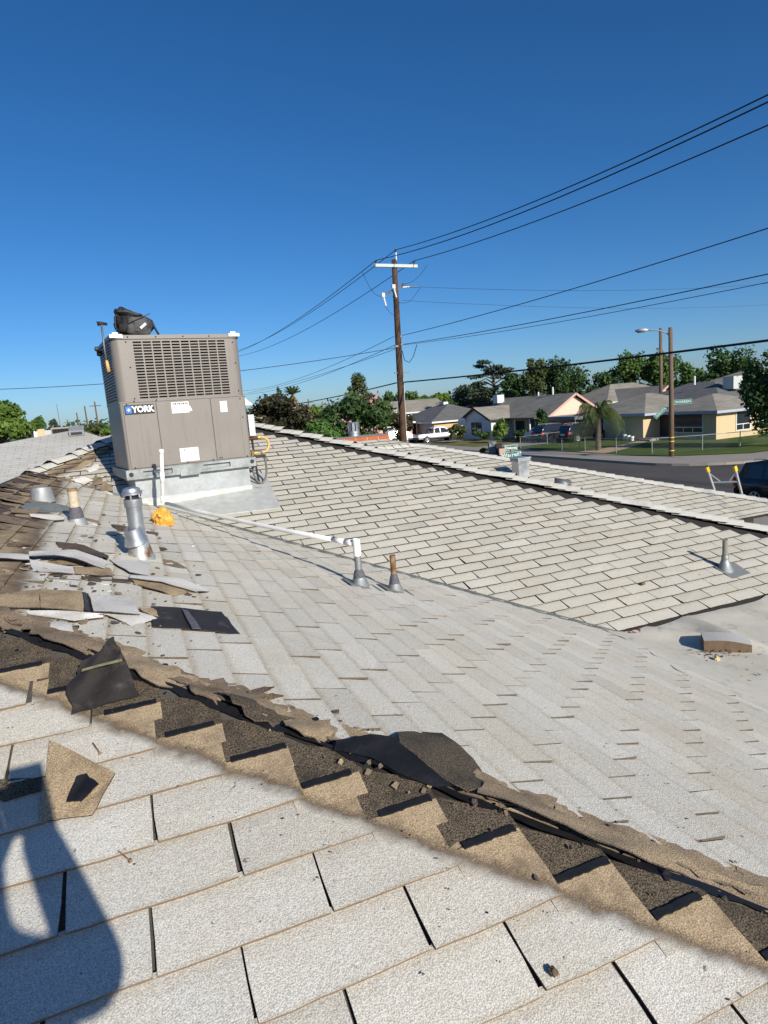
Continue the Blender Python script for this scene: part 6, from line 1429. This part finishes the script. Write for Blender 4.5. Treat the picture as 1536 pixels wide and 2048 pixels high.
# ================================================================== fence, bins, small yard things
fn = thing('chain_link_fence', 'low chain link fence around the corner lawn', 'fence', (32.6, 36, GZ)); fo = Vector((32.6, 36, GZ))
fp = [gnd(1039, 915)+Vector((1.0, 0, 0)), Vector((32.5, 42.6, GZ)), Vector((32.5, 40.4, GZ)), Vector((32.6, 39.9, GZ)), Vector((32.7, 36.6, GZ)), Vector((33.4, 33.9, GZ)), Vector((36.4, 32.4, GZ)), Vector((39.0, 31.6, GZ)), Vector((46, 31.0, GZ))]
fp[0] = Vector((32.5, 48.5, GZ)); back = [Vector((36.2, 49.6, GZ)), Vector((40.2, 49.8, GZ))]
FP = back[::-1]+fp
for p in FP: MB().tube([p-fo, p-fo+Vector((0, 0, 1.25))], .032, 8).build('post', M['galvdull'], fn)
for i, (p, q) in enumerate(zip(FP, FP[1:])):
    if i == 4: continue
    MB().tube([p-fo+Vector((0, 0, 1.2)), q-fo+Vector((0, 0, 1.2))], .022, 6).build('top_rail', M['galvdull'], fn)
    L_ = (q-p).length; d = (q-p).normalized(); mb = MB(); k = 0
    while k*.22 < L_+1.1:
        for sgn in (1, -1):
            a0 = k*.22 if sgn == 1 else k*.22-1.1; a1 = a0+sgn*-1.1 if sgn == 1 else a0+1.1
            s0, s1 = a0, a1; z0, z1 = .08, 1.18
            def cl(sv, zv, so, zo):
                if sv < 0: t_ = (0-sv)/(so-sv); return 0, zv+(zo-zv)*t_
                if sv > L_: t_ = (L_-sv)/(so-sv); return L_, zv+(zo-zv)*t_
                return sv, zv
            if (s0 < 0 and s1 < 0) or (s0 > L_ and s1 > L_): continue
            A_ = cl(s0, z0, s1, z1); B_ = cl(s1, z1, s0, z0); mb.beam(p-fo+d*A_[0]+Vector((0, 0, A_[1])), p-fo+d*B_[0]+Vector((0, 0, B_[1])), .004, .004)
        k += 1
    if mb.v: mb.build('wire_mesh', M['galvdull'], fn)['kind'] = 'stuff'
for px, py, w_, h_, lab, mt in ((985, 909, .62, 1.05, 'tall grey wheeled bin by the driveway', 'greywall'), (998, 910, .5, .9, 'dark wheeled bin beside the tall grey one', 'darkwood'), (1004, 911, .55, .62, 'low brown bin at the end of the row', 'roofbrown')):
    p = gnd(px, py); t = thing('wheelie_bin', lab, 'bin', p, R(-20), 'bins by the driveway'); taper('bin_body', w_*.85, w_, .06, h_, M[mt] if mt != 'roofbrown' else M['brickwall'], t); o = MB().box((-w_*.54, -w_*.54, h_), (w_*.54, w_*.54, h_+.06)).build('lid', M['darkwood'] if mt != 'greywall' else M['greywall'], t)
    for s_ in (-1, 1): MB().lathe([(.0001, -.03), (.09, -.03), (.09, .03), (.0001, .03)], 10, (s_*w_*.4, w_*.4, .09), axis=(1, 0, 0)).build('wheel', M['tyre'], t)
t = thing('planter_row', 'short row of white pots at the foot of the cream wall', 'planter', Vector((41.0, 43.9, GZ)))
for i in range(3): lathe_part('pot', [(.0001, 0), (.14, 0), (.18, .4+.08*i), (.15, .4+.08*i)], M['whitetrim'], t, 12, (0, .45*i, .18))

# ================================================================== vehicles
def wheel(parent, x, y, r, side):
    w_ = MB().lathe([(.0001, -.11), (r*.7, -.11), (r*.94, -.10), (r, -.06), (r, .06), (r*.94, .10), (r*.7, .11), (.0001, .10)], 22, (x, y, r), axis=(0, side, 0)).build('wheel', M['tyre'], parent, True); shade_auto(w_)
    rm = MB(); rm.lathe([(r*.66, .10), (r*.64, .116), (r*.55, .108), (r*.5, .06)], 22, (x, y, r), axis=(0, side, 0)); 
    for k in range(6):
        a = R(60*k+12); ca, sa = math.cos(a), math.sin(a); rm.obox((x+ca*.03*r-sa*.06*r, y+side*.095, r+sa*.03*r+ca*.06*r), (ca*.6*r, 0, sa*.6*r), (sa*.12*r, 0, -ca*.12*r), (0, side*.02, 0))
    rm.lathe([(.0001, .13), (r*.16, .125), (r*.18, .1)], 12, (x, y, r), axis=(0, side, 0)); o = rm.build('rim', M['rim'], w_); return w_
def loft(sts, mat, name, parent, sm=True):
    """sts: list of rings (same count) -> closed skin"""
    n = len(sts[0]); V = [p for s_ in sts for p in s_]; F = []
    for i in range(len(sts)-1):
        for k in range(n): k2 = (k+1) % n; F.append((i*n+k, i*n+k2, (i+1)*n+k2, (i+1)*n+k))
    F += [tuple(range(n))[::-1], tuple((len(sts)-1)*n+k for k in range(n))]
    o = mesh_obj(name, V, F, mat, parent); shade_auto(o, 32) if sm else flip_ok(o); return o
def car(name, label, loc, rz, kind, mat, group=None):
    th = thing(name, label, 'car' if kind != 'pickup' else 'pickup truck', loc, rz, group)
    if kind == 'suv': bodyS = [(-2.34, .55, .80, .78), (-2.28, .42, .98, .86), (-1.9, .30, 1.06, .92), (-.8, .27, 1.05, .94), (.6, .27, 1.03, .94), (1.05, .28, 1.02, .93), (1.9, .30, .93, .90), (2.25, .36, .80, .82), (2.36, .46, .66, .70)]; cab = [(-2.26, 1.02), (-2.02, 1.60), (-1.3, 1.70), (-.1, 1.70), (.32, 1.60), (1.08, 1.01)]; win = [(-1.95, -1.18), (-1.10, -.18), (-.10, .78)]; wb = (-1.38, 1.36); r = .36
    elif kind == 'pickup': bodyS = [(-2.72, .55, .92, .88), (-2.66, .48, 1.04, .93), (-2.0, .46, 1.06, .96), (-.6, .42, 1.06, .96), (.7, .42, 1.05, .96), (1.3, .44, 1.08, .95), (2.2, .46, 1.04, .93), (2.58, .5, .95, .86), (2.70, .55, .78, .74)]; cab = [(-.72, 1.04), (-.62, 1.72), (-.3, 1.80), (.55, 1.79), (.85, 1.70), (1.55, 1.07)]; win = [(-.58, .12), (.20, 1.15)]; wb = (-1.66, 1.72); r = .40
    else: bodyS = [(-2.3, .45, .75, .74), (-2.2, .35, .93, .84), (-1.2, .26, .96, .90), (.7, .26, .94, .90), (1.9, .28, .84, .86), (2.25, .36, .66, .72)]; cab = [(-1.75, .93), (-1.05, 1.38), (-.6, 1.44), (.15, 1.42), (.4, 1.36), (1.15, .92)]; win = [(-1.2, -.42), (-.34, .72)]; wb = (-1.3, 1.35); r = .33
    rings = []
    for x, z0, z1, hw in bodyS:
        rings.append([(x, s_*hw*f, z) for s_, f, z in ((-1, .88, z0), (-1, 1.0, z0+(z1-z0)*.32), (-1, .985, z0+(z1-z0)*.75), (-1, .90, z1), (1, .90, z1), (1, .985, z0+(z1-z0)*.75), (1, 1.0, z0+(z1-z0)*.32), (1, .88, z0))])
    loft(rings, mat, 'body', th)
    # cabin
    hwb = bodyS[3][3]*.90; hwr = hwb*.80; zb_ = cab[0][1]; zt_ = max(z for _, z in cab)
    def hwz(z): return hwb+(hwr-hwb)*(z-zb_)/(zt_-zb_)
    n = len(cab); V = [(x, -hwz(z), z) for x, z in cab]+[(x, hwz(z), z) for x, z in cab]
    o = mesh_obj('cabin', V, [tuple(range(n)), tuple(range(2*n-1, n-1, -1))]+[(i, n+i, n+(i+1) % n, (i+1) % n) for i in range(n)], mat, th); flip_ok(o); bevel(o, .05, 3); shade_auto(o, 35)
    def roofz(x):
        for (a, za), (b, zb2) in zip(cab, cab[1:]):
            if a <= x <= b: return za+(zb2-za)*(x-a)/(b-a)
        return zb_
    for a, b in win:
        for s_ in (-1, 1):
            zl = zb_+.05; mb = MB(); pts = []
            for x in (a, a+(b-a)*.33, a+(b-a)*.66, b): pts.append((x, roofz(x)-.11))
            P = [(a, zl)]+[(x, max(zl+.02, z)) for x, z in pts]+[(b, zl)]
            mb.poly([(x, s_*(hwz(z)+.008), z) for x, z in P]); flip_ok(mb.build('side_window', M['carglass'], th))
    (xa, za), (xb, zb3) = cab[-2], cab[-1]; mb = MB(); k = .1
    mb.poly([(xa+(xb-xa)*k+.012, -hwz(za)*.88, za-(za-zb3)*k+.01), (xa+(xb-xa)*k+.012, hwz(za)*.88, za-(za-zb3)*k+.01), (xa+(xb-xa)*.92+.012, hwb*.9, za-(za-zb3)*.92+.01), (xa+(xb-xa)*.92+.012, -hwb*.9, za-(za-zb3)*.92+.01)]); mb.build('windscreen', M['carglass'], th)
    (xa, za), (xb, zb3) = cab[1], cab[0]; mb = MB()
    mb.poly([(xa+(xb-xa)*k-.012, -hwz(za)*.85, za-(za-zb3)*k), (xa+(xb-xa)*k-.012, hwz(za)*.85, za-(za-zb3)*k), (xa+(xb-xa)*.8-.012, hwb*.85, za-(za-zb3)*.8), (xa+(xb-xa)*.8-.012, -hwb*.85, za-(za-zb3)*.8)]); mb.build('rear_window', M['carglass'], th)
    hwm = bodyS[3][3]
    for x in wb:
        for s_ in (-1, 1):
            MB().lathe([(.0001, 0), (r*1.18, 0), (r*1.18, .012), (.0001, .012)], 20, (x, s_*(hwm-.02), r*1.02), axis=(0, s_, 0)).build('wheel_arch', M['plastic'], th); wheel(th, x, s_*(hwm-.08), r, s_)
    xr, xf = bodyS[1][0], bodyS[-2][0]
    for s_ in (-1, 1):
        zr = bodyS[1][2]; MB().cbox((xr-.02, s_*hwm*.84, zr-.10), .12, .16, .34 if kind != 'sedan' else .16).build('tail_light', M['tail'], th); MB().cbox((xf-.02, s_*hwm*.72, bodyS[-2][2]-.08), .14, .26, .13).build('headlight', M['lampglass'], th)
        MB().cbox((cab[-1][0]-.28, s_*(hwm+.07), zb_+.08), .10, .16, .12).build('mirror', mat, th); MB().box((wb[0]+r*1.1, min(s_*hwm*.97, s_*(hwm+.012)), bodyS[3][1]+.02), (wb[1]-r*1.1, max(s_*hwm*.97, s_*(hwm+.012)), bodyS[3][1]+.12)).build('sill', M['plastic'], th)
        for a, b in win: MB().box((a+.06, min(s_*hwm*.99, s_*(hwm+.02)), zb_-.12), (a+.24, max(s_*hwm*.99, s_*(hwm+.02)), zb_-.085)).build('door_handle', mat, th)
    MB().box((xr-.10, -hwm*.86, bodyS[1][1]-.02), (xr+.05, hwm*.86, bodyS[1][1]+.20)).build('rear_bumper', M['plastic'] if kind != 'sedan' else mat, th); MB().box((xf-.05, -hwm*.8, bodyS[-2][1]-.04), (xf+.12, hwm*.8, bodyS[-2][1]+.14)).build('front_bumper', M['plastic'], th); MB().box((xf+.06, -hwm*.5, bodyS[-2][1]+.16), (xf+.115, hwm*.5, bodyS[-2][2]-.06)).build('radiator_grille', M['plastic'], th)
    MB().box((xr-.115, -.26, bodyS[1][1]+.26), (xr-.02, .26, bodyS[1][1]+.38)).build('number_plate', M['paper'], th)
    if kind == 'suv':
        for s_ in (-1, 1): MB().tube([(-1.7, s_*hwr*.9, zt_-.0), (-1.5, s_*hwr*.9, zt_+.05), (-.1, s_*hwr*.9, zt_+.05), (.15, s_*hwr*.9, zt_-.02)], .018, 6).build('roof_rail', M['alu'], th)
    if kind == 'pickup':
        MB().box((-2.58, -.78, 1.045), (-.80, .78, 1.075)).build('bed_cover', M['plastic'], th); MB().tube([(-1.0, -.8, 1.05), (-.9, -.78, 1.5), (-.9, .78, 1.5), (-1.0, .8, 1.05)], .05, 8).build('bed_bar', M['plastic'], th)
    return th
z_ = GZ+.192
car('pickup_truck', 'silver crew cab pickup parked on the driveway by the dry lawn', (34.6, 69.4, z_), R(-3), 'pickup', M['silver'])
car('parked_suv', 'white SUV parked behind the silver pickup and the pole', (31.4, 72.3, z_), R(-6), 'suv', M['whitecar'])
car('parked_suv', 'black SUV in the driveway nearest the palm trunk', (40.0, 49.2, GZ+.18), R(0), 'suv', M['blackcar'], 'dark cars in the driveway'); car('parked_suv', 'black SUV standing beyond its twin in the same driveway', (39.2, 52.2, z_), R(0), 'suv', M['blackcar'], 'dark cars in the driveway')
car('parked_sedan', 'white sedan under the carport behind the young tree', (40.2, 55.1, z_), R(0), 'sedan', M['whitecar'])
car('parked_suv', 'dark blue SUV parked at the near kerb by the ladder', (22.2, 15.2, GZ+.004), R(-90), 'suv', M['darkcar'])
